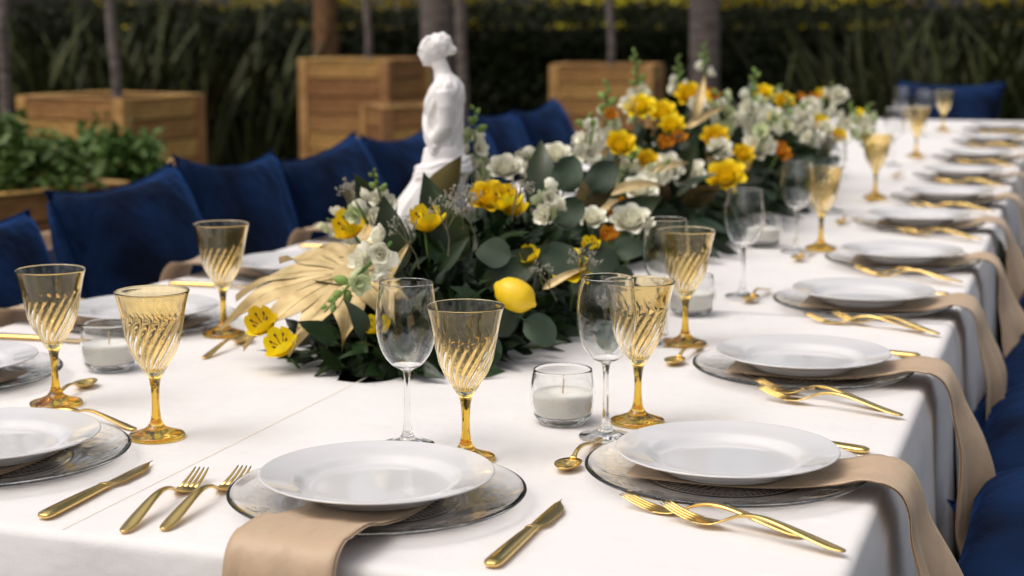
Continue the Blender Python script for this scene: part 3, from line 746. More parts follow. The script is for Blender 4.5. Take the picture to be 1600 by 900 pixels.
for k in range(6):
    a = k*PI/3; CTR.add(tube([(0,0,0),(.006*math.cos(a),.006*math.sin(a),.016),(.011*math.cos(a),.011*math.sin(a),.024)], .0007, 5)); 
    CTR.add(tube([(.011*math.cos(a),.011*math.sin(a),.023),(.012*math.cos(a),.012*math.sin(a),.027)], .0016, 5))
CTR = CTR.mesh('stamens', M_anther)
FSTEM = mesh('stem', *tube([(0,0,.002),(.004,0,-.05),(.0,.006,-.11),(-.02,.01,-.18)], .0022, 6), M_stem)
def lily(parent, loc, nrm, s=1.0, pets=PET_Y, name='yellow_alstroemeria', rows=1):
    o = obj(name, CTR, parent); M = basis(nrm, None, Vector(loc)-parent.location, s); o.matrix_local = M; obj('stem', FSTEM, o)
    for rr_ in range(rows):
        for k in range(6):
            p = obj('petal', pets[k%2], o); a = k*PI/3+rr_*.5
            p.matrix_local = Matrix.Rotation(a,4,'Z') @ Matrix.Rotation(-.35-.35*rr_+.1*math.sin(k*2.3),4,'Y') @ Matrix.Scale(1-.22*rr_,4)
    return o
def floret(mats, seed):
    mb = MB(); r = random.Random(seed)
    for k in range(7):
        a = 2*PI*k/7+r.uniform(-.3,.3); M = Matrix.Rotation(a,4,'Z') @ Matrix.Rotation(-r.uniform(.1,.9),4,'Y')
        mb.add(petal(.019, .020, .2, 4, 3, ruffle=.006, seed=seed+k), M)
    for k in range(4):
        a = 2*PI*k/4; M = Matrix.Rotation(a,4,'Z') @ Matrix.Rotation(-1.2,4,'Y'); mb.add(petal(.015,.014,.2,3,2,seed=k,ruffle=.004), M)
    return mb.mesh('floret', mats)
FLO_W = [floret(M_whi, s) for s in (11,12,13)]; FLO_P = [floret(M_pale, s) for s in (14,15)]
def budmesh():
    return mesh('bud', *lathe([(0,0),(.0035,.001),(.0055,.006),(.005,.011),(.0025,.0155),(0,.017)], 8), M_bud)
BUD = budmesh()
def spike(parent, loc, d, ln, s=1.0, green=.45, seed=0, name='snapdragon', pale=.3):
    """stem with florets below and green buds towards the tip"""
    r = random.Random(seed); d = Vector(d).normalized(); side = Vector((r.uniform(-1,1), r.uniform(-1,1), 0))*.12
    pts = [Vector((0,0,0))+d*(ln*k/5) + side*ln*(k/5)**2 for k in range(6)]
    o = obj(name, mesh('stem', *tube(pts, [.0026*s]*3+[.002*s,.0015*s,.001*s], 6), M_stem), parent, Vector(loc)-parent.location)
    n = int(ln/.0085/s); P = spline(pts, 6)
    for k in range(n):
        q = (k+.5)/n; p = P[min(len(P)-1, int(q*(len(P)-1)))]; a = k*2.4+seed
        t1 = d.cross(Vector((.3,.8,.1))).normalized(); t2 = d.cross(t1); rad = t1*math.cos(a)+t2*math.sin(a)
        if q < 1-green:
            c = obj('floret', (FLO_P if r.random() < pale else FLO_W)[k%2], o); sc = s*(1.15-.35*q)
            c.matrix_local = basis(rad+d*.35, None, p+rad*.010*s, sc)
        else:
            c = obj('bud', BUD, o); e = (q-(1-green))/green; sc = s*(1.25-.75*e)
            c.matrix_local = basis(rad*(.9-.5*e)+d*(.45+.6*e), None, p+rad*.003*s, sc)
    return o
def sprigvf(seed):
    r = random.Random(seed); mb = MB()
    def br(p, d, ln, lv):
        q = p + d*ln; mb.add(tube([p, p+d*ln*.5+Vector((r.uniform(-1,1),r.uniform(-1,1),r.uniform(-1,1)))*ln*.06, q], [.0006*lv*.5+.00025]*3, 4, False), mi=0)
        if lv == 0:
            for _ in range(3): mb.add(lathe([(0,0),(.0011,.001),(.0012,.002),(0,.0032)], 4), Matrix.Translation(q+Vector((r.uniform(-1,1),r.uniform(-1,1),r.uniform(-1,1)))*.003), mi=1)
            return
        for _ in range(3 if lv > 1 else 4):
            nd = (d + Vector((r.uniform(-1,1), r.uniform(-1,1), r.uniform(-.6,1)))*.75).normalized(); br(p+d*ln*r.uniform(.45,1), nd, ln*.55, lv-1)
    br(Vector((0,0,0)), Vector((0,0,1)), .055, 3)
    return mb
SPR = [sprigvf(s).mesh('sprig', [M_sprig, M_sprigw]) for s in (1,2,3)]
def lumpy(name, c, R, m, parent, seed):
    bm = bmesh.new(); bmesh.ops.create_icosphere(bm, subdivisions=4, radius=1)
    for v in bm.verts:
        k = 1+.18*noise.noise(v.co*3+Vector((seed,0,0))); q = v.co*k; q.z = max(q.z, 0); v.co = Vector((q.x*R[0], q.y*R[1], q.z*R[2]))
    bm.verts.index_update(); vv = [tuple(v.co) for v in bm.verts]; ff = [[q.index for q in p.verts] for p in bm.faces]; bm.free()
    return obj(name, mesh(name, vv, ff, m), parent, Vector(c)-parent.location)
# gold monstera leaf: a lobed blade with deep slits
def monstera():
    mb = MB()
    def surf(u, v):
        r = math.hypot(u, v); return Vector((u, v, .012 - 1.5*r*r))
    lobes = [(-152,.110,.044),(-116,.128,.050),(-82,.138,.052),(-52,.160,.052),(-25,.192,.050),(3,.212,.048),(30,.196,.050),(58,.168,.052),(88,.142,.052),(122,.126,.050),(154,.110,.044)]
    for li, (ad, ln, wd) in enumerate(lobes):
        a = math.radians(ad); n, m = 18, 8; v, f = [], []; d = Vector((math.cos(a), math.sin(a))); t_ = Vector((-d.y, d.x)); sg = 1 if ad > 0 else -1
        for i in range(n+1):
            s = i/n; wl = wd*.5*(.50+.50*smooth(.18,.50,s))*(1-.985*smooth(.52,1.0,s)**1.15)
            for j in range(m+1):
                q = j/m*2-1; bend = sg*.14*min(1,abs(ad)/40)+.05*math.sin(li*2.7)
                p = d*(ln*s) + t_*(q*wl) - t_*(bend*ln*s*s)
                c = surf(p.x, p.y); c.z += .16*abs(q)*wl + .007*math.sin(s*7+li*2.1+q*2)*smooth(.35,.8,s) - (.25+.35*(.5+.5*math.sin(li*1.7)))*max(0,s-.6)**2*ln + .0007*(li%2)
                v.append(tuple(c))
        for i in range(n):
            for j in range(m): k = i*(m+1)+j; f.append((k,k+m+1,k+m+2,k+1))
        mb.add((v,f)); mb.add(([(x,y,z-.0008) for x,y,z in v], [q[::-1] for q in f]))
        mb.add(tube([Vector(v[k*(m+1)+m//2])+Vector((0,0,.0004)) for k in range(0,n,2)], [.0014-.0001*k for k in range(0,n//2)], 5))
    v = [tuple(surf(0,0)+Vector((0,0,.0048)))]; K = 44
    for rr_ in (.018,.040):
        for k in range(K): a = 2*PI*k/K; v.append(tuple(surf(rr_*math.cos(a), rr_*math.sin(a))+Vector((0,0,.0042 if rr_ < .03 else -.001))))
    mb.add((v, [(0,k+1,(k+1)%K+1) for k in range(K)] + [(1+k,1+K+k,1+K+(k+1)%K,1+(k+1)%K) for k in range(K)]))
    mb.add(tube([(-.10,0,-.07),(-.04,0,-.006),(.02,0,.011)], [.003,.003,.0012], 7))
    return mb.mesh('monstera', M_goldleaf)
MON = monstera()

def mound(parent, cs, R, seed, counts, fillers):
    """leaves over an ellipsoidal mound: cs centre on the table, R radii"""
    r = random.Random(seed); cs = Vector(cs)
    lumpy('moss_base', cs, (R[0]*.72, R[1]*.9, R[2]*.75), M_fill, parent, seed)
    def pt(lo=.0, hi=1.0, k=1.0):
        while True:
            a = r.uniform(0, 2*PI); z = r.uniform(lo, hi)
            rr_ = math.sqrt(max(0,1-z*z)); p = Vector((R[0]*rr_*math.cos(a)*k, R[1]*rr_*math.sin(a)*k, R[2]*z*k))
            n = Vector((p.x/R[0]**2, p.y/R[1]**2, p.z/R[2]**2)).normalized(); 
            p *= 1+.16*noise.noise(p*5+Vector((seed,0,0))); return p, n
    def orient(n, up=.5):
        tg = Vector((r.uniform(-1,1), r.uniform(-1,1), r.uniform(-.6,.6))); d = (n*r.uniform(.3,.9)*up*2 + tg*.7 + Vector((0,0,-.12))).normalized()
        return d, (n + Vector((r.uniform(-1,1), r.uniform(-1,1), r.uniform(0,1)))*.55)
    fl = MB()
    for _ in range(fillers):
        p, n = pt(0, 1, r.uniform(.72,.98)); d, nn = orient(n, .55); p = cs+p; p.z = max(p.z, TZ+.012)
        if p.z + d.z*.05 < TZ+.006: d.z = abs(d.z)*.3
        x = d.normalized(); y = nn.cross(x).normalized(); z = x.cross(y); M = Matrix((x,y,z)).transposed().to_4x4(); M = Matrix.Translation(p) @ M @ Matrix.Scale(r.uniform(.7,1.25),4)
        fl.add(leafvf(.048, .019, 3, 2, fold=.25, curl=r.uniform(.0,.5)), M)
    fo = obj('filler_foliage', fl.mesh('filler', M_fill), parent); fo.location = -parent.location; fo['kind'] = 'stuff'
    for name, pool, num, lo, hi, smin, smax, up in counts:
        for _ in range(num):
            p, n = pt(lo, hi, r.uniform(.88,1.06)); d, nn = orient(n, up); p = cs+p; p.z = max(p.z, TZ+.015)
            if p.z + d.z*.09 < TZ+.008: d.z = max(d.z, -(p.z-TZ-.01)/.11); d.normalize()
            place(name, r.choice(pool), parent, p, d, nn, r.uniform(smin, smax))
# ---- front arrangement
A1 = tag(empty('flower_arrangement', (-.99,2.72,TZ)), 'near flower arrangement with gold monstera leaf, yellow blooms and eucalyptus', 'flowers', 'table centrepieces')
mound(A1, (-.985,2.70,TZ), (.20,.50,.165), 5, [('eucalyptus_leaf', EUC, 22, .05, .8, .7, 1.0, .5), ('long_leaf', EUL, 22, .0, .5, .8, 1.1, .6), ('ruscus_leaf', RUS, 280, .0, 1, .8, 1.3, .55)], 1500)
def P(x, y, Y): return at(x, y, Y)
CAMF = -_f
for (x, y, Y, dx, dz, fy, s) in [(720,375,2.50,-.35,.9,-.3,1.05),(690,345,2.62,-.2,1,.6,1.0),(850,300,2.95,-.1,1,-.4,1.15),(905,295,2.95,.6,.8,.7,1.0),(665,300,2.80,.5,.8,.1,1.0),(618,395,2.36,-.12,1,.3,1.0),(590,300,2.75,-.5,.8,.6,.7),(835,270,3.1,-.3,1,1,.7),(760,420,2.45,.6,.5,.4,1.0),(945,320,3.0,.7,.4,.5,1.0)]:
    p = P(x, y+35, Y); place('magnolia_leaf', MAG[int(x)%3], A1, p, _r*dx + Vector((0,0,dz)), CAMF*(-1 if x in (640,905,665) else 1)+_r*fy*.5+Vector((0,0,.3)), s)
for (x, y, Y, s, dx, dz) in [(845,390,2.52,1.25,.3,-.2),(905,400,2.62,1.3,.6,-.1),(800,400,2.46,1.1,-.6,.1),(880,300,2.9,1.3,.2,.8),(925,300,2.95,1.3,.4,.6),(770,480,2.36,1.0,.3,-.5),(820,500,2.36,1.1,.6,-.4),(925,520,2.52,1.1,.8,-.2),(750,520,2.33,1.1,.2,-.6),(870,350,2.7,1.1,.4,.3),(900,355,2.75,1.2,-.3,.4),(960,395,2.8,1.1,.5,.2),(940,440,2.65,1.1,.6,.1)]:
    place('eucalyptus_leaf', EUC[int(y)%4], A1, P(x,y,Y), _r*dx+Vector((0,0,dz)), CAMF+Vector((0,0,.5)), s)
m = place('gold_monstera_leaf', MON, A1, P(548,436,2.36), -_r*1.0+Vector((.05,-.15,-.06)), CAMF*.55+Vector((0,0,1)), .98)
for (x, y, Y, dx, dz, s) in [(598,448,2.33,.4,.75,.55),(848,452,2.46,.8,.5,.5),(945,305,3.0,1,.42,.8),(640,480,2.32,.1,-.8,.45)]:
    place('gold_leaf', GLD[int(x)%2], A1, P(x,y,Y), _r*dx+Vector((0,0,dz)), CAMF+Vector((0,0,.6)), s)
lily(A1, P(665,362,2.48), CAMF*.35+Vector((0,0,1)), 1.25, PET_Y, 'yellow_tulip', 3)
for (x, y, Y, s) in [(552,365,2.55,1.25),(415,515,2.26,1.1),(445,548,2.24,1.1),(590,515,2.28,.7),(830,405,2.5,.7),(925,390,2.65,.7)]:
    lily(A1, P(x,y,Y), CAMF*.8+Vector((0,0,.7))-_r*.3, s)
for (x, y, Y, s) in [(785,325,2.70,1.2),(745,322,2.72,.9),(800,335,2.72,1.0),(975,330,3.05,.8),(948,375,2.95,.8),(1005,330,3.15,.8),(960,345,3.0,.7)]:
    lily(A1, P(x,y,Y), CAMF*.6+Vector((0,0,.8))+_r*.1, s, PET_O if x > 900 else PET_Y, 'orange_alstroemeria' if x > 900 else 'yellow_alstroemeria', 2)
for (x, y, Y, s) in [(892,425,2.62,1.0),(985,350,2.98,1.0),(790,268,3.0,.9),(765,316,2.72,1.0),(1000,300,3.2,.9),(870,245,3.3,.8),(925,345,2.85,.7)]:
    o = obj('yellow_rose' if x in (892,765) else 'white_rose', (ROSE_Y if x in (892,765) else ROSE_W)[0], A1); o.matrix_local = basis(CAMF*.7+Vector((0,0,.8)), None, P(x,y,Y)-A1.location, s); obj('stem', FSTEM, o)
for (x, y, Y, dx, dz, ln, s, g) in [(612,378,2.30,-.62,-.62,.15,1.2,.42),(575,350,2.5,-.3,.6,.05,1.2,.05),(560,360,2.6,-.9,.35,.06,1.1,.05),(860,345,2.65,-.1,1,.06,1.15,.02),(740,290,3.05,.05,1,.16,1.2,.35),(600,320,2.68,-.3,.8,.07,.9,.7),(915,255,3.2,.2,.8,.09,1.2,.1),(840,270,3.1,-.4,.8,.05,1.1,.05),(1000,300,3.25,.5,.6,.08,1.1,.15)]:
    spike(A1, P(x,y,Y), _r*dx+Vector((0,0,dz))+CAMF*.25, ln, s, g, int(x))
for (x, y, Y, s) in [(560,350,2.6,1.0),(745,390,2.45,1.1),(800,345,2.52,1.0),(655,420,2.36,.9),(700,400,2.40,1.0),(910,470,2.5,.9),(950,520,2.5,.9),(725,360,2.5,.9),(870,470,2.45,.7)]:
    o = obj('dried_sprig', SPR[int(x)%3], A1); o.matrix_local = basis(Vector((rnd.uniform(-.4,.4),-.3,.9)), None, P(x,y,Y)-A1.location, s)
# lemons nestled at the front
def lemon():
    pr = sampled([(0,-.047),(.006,-.045),(.011,-.040),(.024,-.028),(.030,-.010),(.0305,.006),(.026,.024),(.014,.036),(.007,.041),(.004,.045),(0,.046)], 4)
    return mesh('lemon', *lathe([(0,-.047)]+pr[1:-1]+[(0,.046)], 32), M_lemon)
LEM = lemon()
p = P(805,461,2.36); o = tag(obj('lemon', LEM, None), 'whole yellow lemon low in the near flowers, behind the large goblet', 'lemon'); o.matrix_world = basis(_r*.75-Vector((0,0,.4))+CAMF*.35, None, p, .80)
# ---- rear arrangement
A2 = tag(empty('flower_arrangement', (-.97,4.5,TZ)), 'far long flower arrangement of yellow roses and white snapdragons', 'flowers', 'table centrepieces')
mound(A2, (-.965,4.72,TZ), (.23,1.38,.25), 9, [('eucalyptus_leaf', EUC, 60, .0, 1, .8, 1.2, .6), ('long_leaf', EUL, 50, .0, .8, .9, 1.3, .6), ('ruscus_leaf', RUS, 240, .0, 1, .9, 1.6, .6), ('magnolia_leaf', MAG, 26, .1, 1, .7, 1.0, .7)], 2600)
for (x, y, Y, s) in [(1135,280,3.95,1.25),(1118,220,4.15,1.05),(968,232,3.65,1.05),(1035,180,4.2,1.0),(1000,170,4.1,1.0),(1078,152,4.6,1.1),(1092,158,4.6,.9),(1192,147,5.1,.8),(1280,195,5.2,.85),(1283,150,5.8,.7),(1340,180,5.6,.6),(1190,185,4.6,.6),(1225,160,5.0,.8),(1310,215,4.9,.7),(1160,245,4.0,.8),(1050,200,4.1,.9),(1010,255,3.7,.8)]:
    o = obj('yellow_rose', ROSE_Y[int(x)%3], A2); o.matrix_local = basis(CAMF*.8+Vector((rnd.uniform(-.3,.3),0,.7)), None, P(x,y,Y)-A2.location, s); obj('stem', FSTEM, o)
for (x, y, Y, s) in [(1076,275,3.85,1.1),(1200,188,4.7,1.1),(1002,300,3.6,.9),(1245,185,4.9,.9),(1090,165,4.55,.7),(985,165,4.1,.7),(1310,150,5.6,.8),(1125,235,4.1,.8),(1180,235,4.2,1.0),(1290,205,5.0,.8),(1265,165,5.2,.7),(1045,262,3.8,.9),(985,325,3.45,.9),(1345,190,5.7,.8)]:
    o = obj('white_rose', ROSE_W[int(x)%2], A2); o.matrix_local = basis(CAMF*.9+Vector((rnd.uniform(-.3,.3),0,.6)), None, P(x,y,Y)-A2.location, s); obj('stem', FSTEM, o)
for (x, y, Y, s) in [(1060,222,4.0,.9),(1035,230,3.9,.9),(1215,240,4.3,1.0),(1225,250,4.3,.8),(1110,155,4.7,1.0),(1270,205,5.0,.8),(1270,155,5.4,.7),(1250,155,5.5,.7),(950,185,3.8,.8)]:
    lily(A2, P(x,y,Y), CAMF*.7+Vector((rnd.uniform(-.4,.4),0,.8)), s, PET_O, 'orange_alstroemeria', 2)
for (x, y, Y, dx, dz, ln, s, g) in [(948,215,3.85,-.05,1,.14,1.25,.5),(1003,185,4.25,-.1,1,.18,1.2,.55),(1168,205,4.45,.05,1,.17,1.35,.5),(1140,210,4.3,-.3,.8,.12,1.3,.1),(1185,235,4.15,.2,.6,.10,1.35,.05),(1228,190,4.6,.05,1,.16,1.1,.6),(1255,190,4.9,.1,.9,.14,1.2,.3),(1320,195,5.3,.1,1,.17,1.3,.4),(1350,190,5.6,.2,.9,.16,1.3,.4),(1290,175,5.4,-.1,1,.12,1.3,.15),(1210,150,5.2,.1,1,.10,1.2,.3),(1040,280,3.8,-.6,.4,.12,1.2,.3),(1000,285,3.7,-.5,.3,.08,1.2,.2),(920,250,3.5,-.1,.9,.10,1.2,.2),(1300,145,5.8,0,1,.1,1.2,.4),(1345,215,5.2,.3,.6,.10,1.3,.4),(1060,140,4.8,0,1,.1,1,.7),(1265,215,4.7,.2,.5,.10,1.3,.1),(1180,205,4.35,-.1,.8,.1,1.3,.05),(1100,115,5.3,0,1,.1,1.1,.8)]:
    spike(A2, P(x,y+(14 if x > 1200 else 0),Y), _r*dx+Vector((0,0,dz))+CAMF*.15, ln*(.6 if x > 1200 else 1), s*1.1, g, int(x)+3, pale=.45)
for (x, y, Y, dx, dz, s) in [(985,285,3.6,.8,.45,1.0),(1085,190,4.2,.2,1,.9),(1105,235,4.05,.3,-.8,.8),(1070,200,4.2,.8,.5,.8),(915,330,3.35,1,.3,.9),(1165,270,4.0,.2,.9,.6)]:
    place('gold_leaf', GLD[int(x)%2], A2, P(x,y,Y), _r*dx+Vector((0,0,dz)), CAMF+Vector((0,0,.5)), s)

# ================================================================== PLANTERS AND TREES BEHIND
def planter(loc, rz, wx, wy, h, label, nb):
    o = tag(empty('wooden_planter', loc, rz), label, 'planter', 'slatted wooden planters'); bh = h/nb
    vx, fx = boxvf((0,0,0), (wx-.14,.022,bh-.010), .004); mx_ = mesh('board', vx, fx, M_wood, sm=False)
    vy, fy = boxvf((0,0,0), (wy-.14,.022,bh-.010), .004); my_ = mesh('board', vy, fy, M_wood, sm=False)
    for k in range(nb):
        z = bh*(k+.5)
        for s in (-1, 1):
            obj('board', mx_, o, (0, s*(wy/2-.022), z)); obj('board', my_, o, (s*(wx/2-.022), 0, z), (0,0,PI/2))
    pv, pf = boxvf((0,0,h/2), (.072,.072,h), .005); pm = mesh('corner_post', pv, pf, M_post, sm=False)
    for sx in (-1,1):
        for sy in (-1,1): obj('corner_post', pm, o, (sx*(wx/2-.036), sy*(wy/2-.036), 0))
    for s in (-1,1):
        box('rim', (0, s*(wy/2-.038), h+.006), (wx-.004,.07,.010), M_post, o); box('rim', (s*(wx/2-.038), 0, h+.006), (.07, wy-.15,.010), M_post, o)
    box('liner', (0,0,h/2-.03), (wx-.1, wy-.1, h-.07), M_soil, o, 0)
    return o
def gp(x, Y): d = ray(x, 200); q = CAM + d*(Y/d.y); return (q.x, q.y, 0)
def dist(px, d):      # ground point d metres from the camera, seen at column px
    v = ray(px, 31); v.z = 0; v = v.normalized()*d; return (v.x, v.y, 0)
planter(dist(170, 10.0), YAW-.50, .80, .72, .84, 'square slatted planter with a thin tree, left behind the shrub', 7)
planter(dist(570, 12.0), YAW-.42, .72, .66, 1.0, 'tall slatted planter left of the statue', 8)
planter(dist(632, 10.6), YAW+.42, .46, .42, .74, 'small low planter in front of the tall one', 6)
planter(dist(950, 12.4), YAW-.22, .76, .62, .95, 'slatted planter behind the far flowers', 8)
planter(dist(-10, 6.6), YAW+.95, .70, .66, .655, 'low planter holding the green shrub at the left border', 6)
planter(dist(212, 8.2), YAW+.6, .34, .34, .60, 'small planter corner showing beside the green shrub', 5)

def crown(seed, R, n, size=.11, m=None):
    r = random.Random(seed); mb = MB()
    cl = [Vector((r.gauss(0,.45)*R[0], r.gauss(0,.45)*R[1], r.uniform(-.8,.9)*R[2])) for _ in range(26)]
    for k in range(n):
        c = cl[k%26] + Vector((r.gauss(0,.20)*R[0], r.gauss(0,.20)*R[1], r.gauss(0,.18)*R[2]))
        d = Vector((r.uniform(-1,1), r.uniform(-1,1), r.uniform(-.8,.4))).normalized(); nn = Vector((r.uniform(-1,1), r.uniform(-1,1), r.uniform(0,1.2)))
        y = nn.cross(d); 
        if y.length < 1e-3: continue
        y.normalize(); s = size*r.uniform(.6,1.3)
        M = Matrix((d, y, d.cross(y))).transposed().to_4x4(); M = Matrix.Translation(c) @ M @ Matrix.Scale(s,4)
        mb.add(([(0,0,0),(.35,.22,.04),(.75,.17,.02),(1,0,-.06),(.75,-.17,.02),(.35,-.22,.04)], [(0,1,2,3),(0,3,4,5)]), M)
    return mb.mesh('crown', m or M_crown)
CROWNS = [crown(k, (1.3,1.3,.85), 1500) for k in (1,2)]
def tree(name, loc, r0, h, label, bark, lean=(0,0), cr=0, cs=1.0, base=0., bumpy=False):
    o = tag(empty(name, loc), label, 'tree', 'trees in the garden behind')
    pts = [Vector((lean[0]*k/8+.02*math.sin(k*1.7), lean[1]*k/8+.02*math.cos(k*2.3), base+(h-base)*k/8)) for k in range(9)]
    tr = obj('trunk', mesh('trunk', *tube(spline(pts, 3), [r0*(1-.35*k/24)*(1+(.05*math.sin(k*2.1) if bumpy else 0)) for k in range(25)], 14), bark), o)
    top = pts[-1]; r = random.Random(int(h*100))
    for k in range(5):
        a = k*1.3+r.random(); e = top + Vector((math.cos(a)*.8*cs, math.sin(a)*.8*cs, .5*cs+.3*r.random()))
        obj('limb', mesh('limb', *tube([top-Vector((0,0,.25)), top.lerp(e,.5)+Vector((0,0,.12)), e], [r0*.5,r0*.35,r0*.15], 7), bark), tr)
    obj('crown', CROWNS[cr%2], o, top+Vector((0,0,.75*cs)), (0,0,cr*1.1), cs)
    return o
tree('tree', dist(176,10.0), .032, 2.6, 'slim grey trunk rising from the left square planter', M_bark, (-.02,0), 0, .5, .75)
tree('tree', dist(6,7.2), .028, 2.6, 'slim dark trunk at the left border', M_bark, (0,0), 1, .5)
tree('tree', dist(505,15.0), .115, 6.2, 'thick reddish brown trunk left of the statue', M_bark2, (.1,0), 2, 1.3, 0, True)
tree('tree', dist(572,12.0), .028, 2.8, 'slim trunk rising from the tall planter', M_bark, (.03,0), 3, .5, .9)
tree('tree', dist(681,14.0), .14, 7.0, 'thick smooth grey trunk directly behind the statue', M_bark, (0,0), 4, 1.5, 0)
tree('tree', dist(721,13.0), .048, 4.6, 'slender grey trunk just right of the thick one', M_bark, (0,0), 5, .8)
tree('tree', dist(953,12.4), .030, 2.8, 'slim trunk rising from the planter behind the far flowers', M_bark, (0,0), 6, .5, .85)
tree('tree', dist(1099,13.5), .128, 7.4, 'thick grey trunk above the middle of the far flowers', M_bark, (0,0), 7, 1.5, 0)

# green shrub in the low left planter
def shrub(loc, R, n, seed, label):
    o = tag(empty('shrub', loc), label, 'shrub'); r = random.Random(seed); mb = MB(); st_ = MB()
    for k in range(70):
        a = r.uniform(0,6.28); q = r.random()**.6; tip = Vector((R[0]*q*math.cos(a), R[1]*q*math.sin(a), R[2]*(.35+.75*(1-q*q))*r.uniform(.75,1.1)))
        st_.add(tube([Vector((tip.x*.3,tip.y*.3,0)), tip*.6+Vector((0,0,.03)), tip], .004, 4, False))
        for _ in range(n//70):
            c = tip*r.uniform(.55,1.03) + Vector((r.gauss(0,.03), r.gauss(0,.03), r.gauss(0,.03)))
            d = Vector((r.uniform(-1,1), r.uniform(-1,1), r.uniform(-.2,1))).normalized(); y = Vector((r.uniform(-1,1), r.uniform(-1,1), 1)).cross(d).normalized()
            M = Matrix((d,y,d.cross(y))).transposed().to_4x4(); mb.add(leafvf(.055,.026,3,2,fold=.3,curl=.4), Matrix.Translation(c) @ M @ Matrix.Scale(r.uniform(.7,1.3),4))
    obj('stems', st_.mesh('stems', M_stem), o); f = obj('foliage', mb.mesh('foliage', M_shrub), o); f['kind'] = 'stuff'
d0 = dist(-5,6.6); shrub((d0[0], d0[1], .60), (.40,.36,.26), 2200, 3, 'bushy bright green shrub in the low planter at the left border')
d0 = dist(170,7.7); d1 = shrub((d0[0], d0[1], .42), (.30,.28,.36), 1800, 4, 'bright green shrub spilling right, before the left square planter')

# strap leaved clumps
STRAP = []
for k in range(6):
    r = random.Random(40+k); b = r.uniform(.15,.9); v, f = [], []; n = 12
    for i in range(n+1):
        s = i/n; wl = .034*(math.sin(PI*(.12+.86*s)))**.6*.5
        x = b*.55*s**2.2; z = s*(1-.18*b*s*s)
        for q in (-1,0,1): v.append((x+.3*wl*abs(q), q*wl, z))
    for i in range(n):
        for j in range(2): a = i*3+j; f.append((a,a+3,a+4,a+1))
    STRAP.append(mesh('strap_leaf', v, f, M_strap))
def clump(loc, h, n, seed, label):
    o = tag(empty('strap_leaf_plant', loc), label, 'plant', 'strap leaved plants before the hedge'); r = random.Random(seed)
    for k in range(n):
        a = r.uniform(0,6.28); l = r.gauss(.0,.16); q = obj('leaf', STRAP[r.randrange(6)], o, (.16*r.gauss(0,1), .16*r.gauss(0,1), 0))
        q.rotation_euler = (r.gauss(0,.10), .08+abs(l), a); s = h*r.uniform(.65,1.15); q.scale = (s, s*.9, s)
i = 0
for (px, d, h, n) in [(1275,14.5,1.25,26),(1330,13.6,1.35,30),(1385,14.6,1.45,32),(1440,13.4,1.45,34),(1495,14.4,1.5,34),(1550,13.2,1.45,34),(1600,14.2,1.5,34),(1650,13.2,1.5,30)]:
    clump(dist(px,d), h, n, 100+i, '%s clump of upright strap leaves from the right trunk, behind the far table end' % ORD[i]); i += 1
i = 0
for (px, d, h, n) in [(30,12.6,1.5,32),(95,13.2,1.55,34),(160,12.8,1.5,34),(225,13.4,1.5,34),(285,12.9,1.5,34),(345,13.6,1.4,34),(400,13.2,1.4,30),(450,13.8,1.3,26)]:
    clump(dist(px,d), h, n, 200+i, '%s clump of arching strap leaves from the left border, behind the left planter' % ORD[i]); i += 1

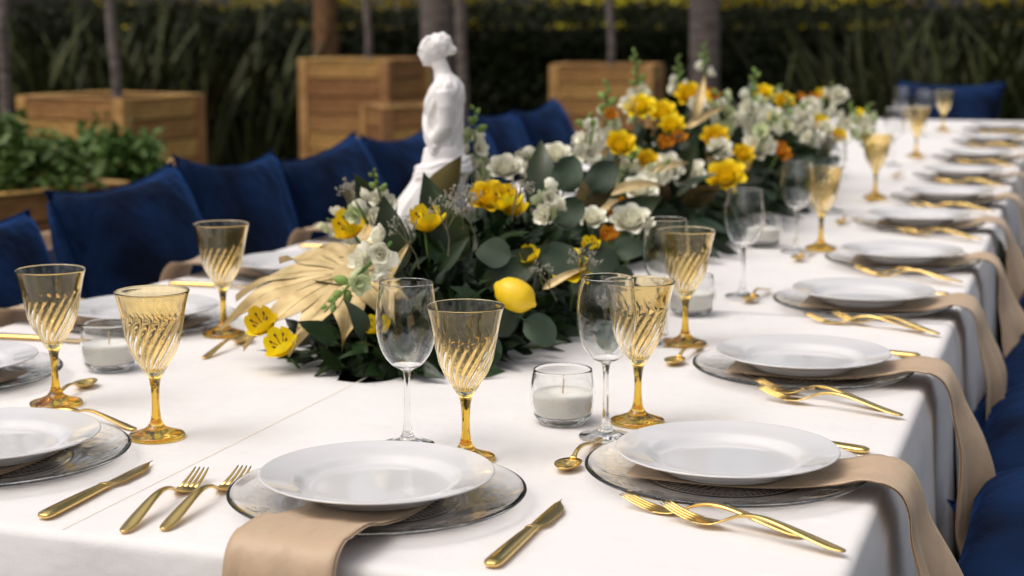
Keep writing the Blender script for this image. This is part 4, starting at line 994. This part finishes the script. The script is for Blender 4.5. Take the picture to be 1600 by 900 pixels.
# hedge
def hedge(label, p0, p1, h, th, n, seed):
    p0, p1 = Vector(p0), Vector(p1); ln = (p1-p0).length; d = (p1-p0).normalized(); r = random.Random(seed)
    o = tag(empty('hedge', (p0+p1)/2, math.atan2(d.y, d.x)), label, 'hedge')
    v, f = boxvf((0,0,h/2-.05), (ln, th-.2, h-.14), .05); obj('core', mesh('core', v, f, M_hcore), o)
    mb = MB()
    for k in range(n):
        x = r.uniform(-ln/2, ln/2); z = r.uniform(0, h); y = -th/2+.12*noise.noise((x*1.5, z*1.5, seed))+r.gauss(0,.04)
        if r.random() < .3: z = h+r.gauss(0,.05)+.08*noise.noise((x*1.3,0,seed)); y = r.uniform(-th/2, th/2)
        dd = Vector((r.uniform(-1,1), r.uniform(-1,.3), r.uniform(-.4,.9))).normalized(); yy = Vector((r.uniform(-1,1),-1,r.uniform(0,1))).cross(dd).normalized()
        M = Matrix((dd,yy,dd.cross(yy))).transposed().to_4x4(); M = Matrix.Translation((x,y,z)) @ M @ Matrix.Scale(r.uniform(.05,.10),4)
        mb.add(([(0,0,0),(.4,.25,.05),(1,0,-.06),(.4,-.25,.05)], [(0,1,2,3)]), M)
    q = obj('foliage', mb.mesh('foliage', M_hedge), o); q['kind'] = 'stuff'
hedge('long dark clipped hedge across the back of the garden', dist(-300,17.5), dist(1900,17.5), 1.315, 1.0, 26000, 5)
# yellow green trees beyond the hedge, sunlight put into their leaf colour
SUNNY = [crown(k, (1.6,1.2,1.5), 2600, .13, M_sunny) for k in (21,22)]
i = 0
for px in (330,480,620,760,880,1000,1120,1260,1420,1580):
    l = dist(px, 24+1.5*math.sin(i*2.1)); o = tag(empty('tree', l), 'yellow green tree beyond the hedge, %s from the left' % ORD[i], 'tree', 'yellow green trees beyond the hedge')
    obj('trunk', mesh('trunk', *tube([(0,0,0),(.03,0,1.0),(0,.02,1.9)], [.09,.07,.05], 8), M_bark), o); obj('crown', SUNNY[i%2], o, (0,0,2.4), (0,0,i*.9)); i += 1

FARC = [crown(k, (2.6,2.6,2.3), 2600, .34, M_crown) for k in (31,32)]  # unseen trees added to break up the sky reflected in the plates
for i, (px, d, h) in enumerate([(-150,30,6.2),(290,31,7.0),(830,33,7.6),(1400,31,7.0),(1760,30,6.8)]):
    l = dist(px, d); o = tag(empty('tree', l), 'added tall dark tree far behind the hedge, its crown unseen above the picture, %s from the left' % ORD[i], 'tree', 'added tall dark trees far behind the hedge')
    obj('trunk', mesh('trunk', *tube([(0,0,0),(.05,0,h*.5),(0,.04,h)], [.16,.13,.09], 8), M_bark), o); obj('crown', FARC[i%2], o, (0,0,h+1.6), (0,0,i*1.3), .8+.07*(i%4))
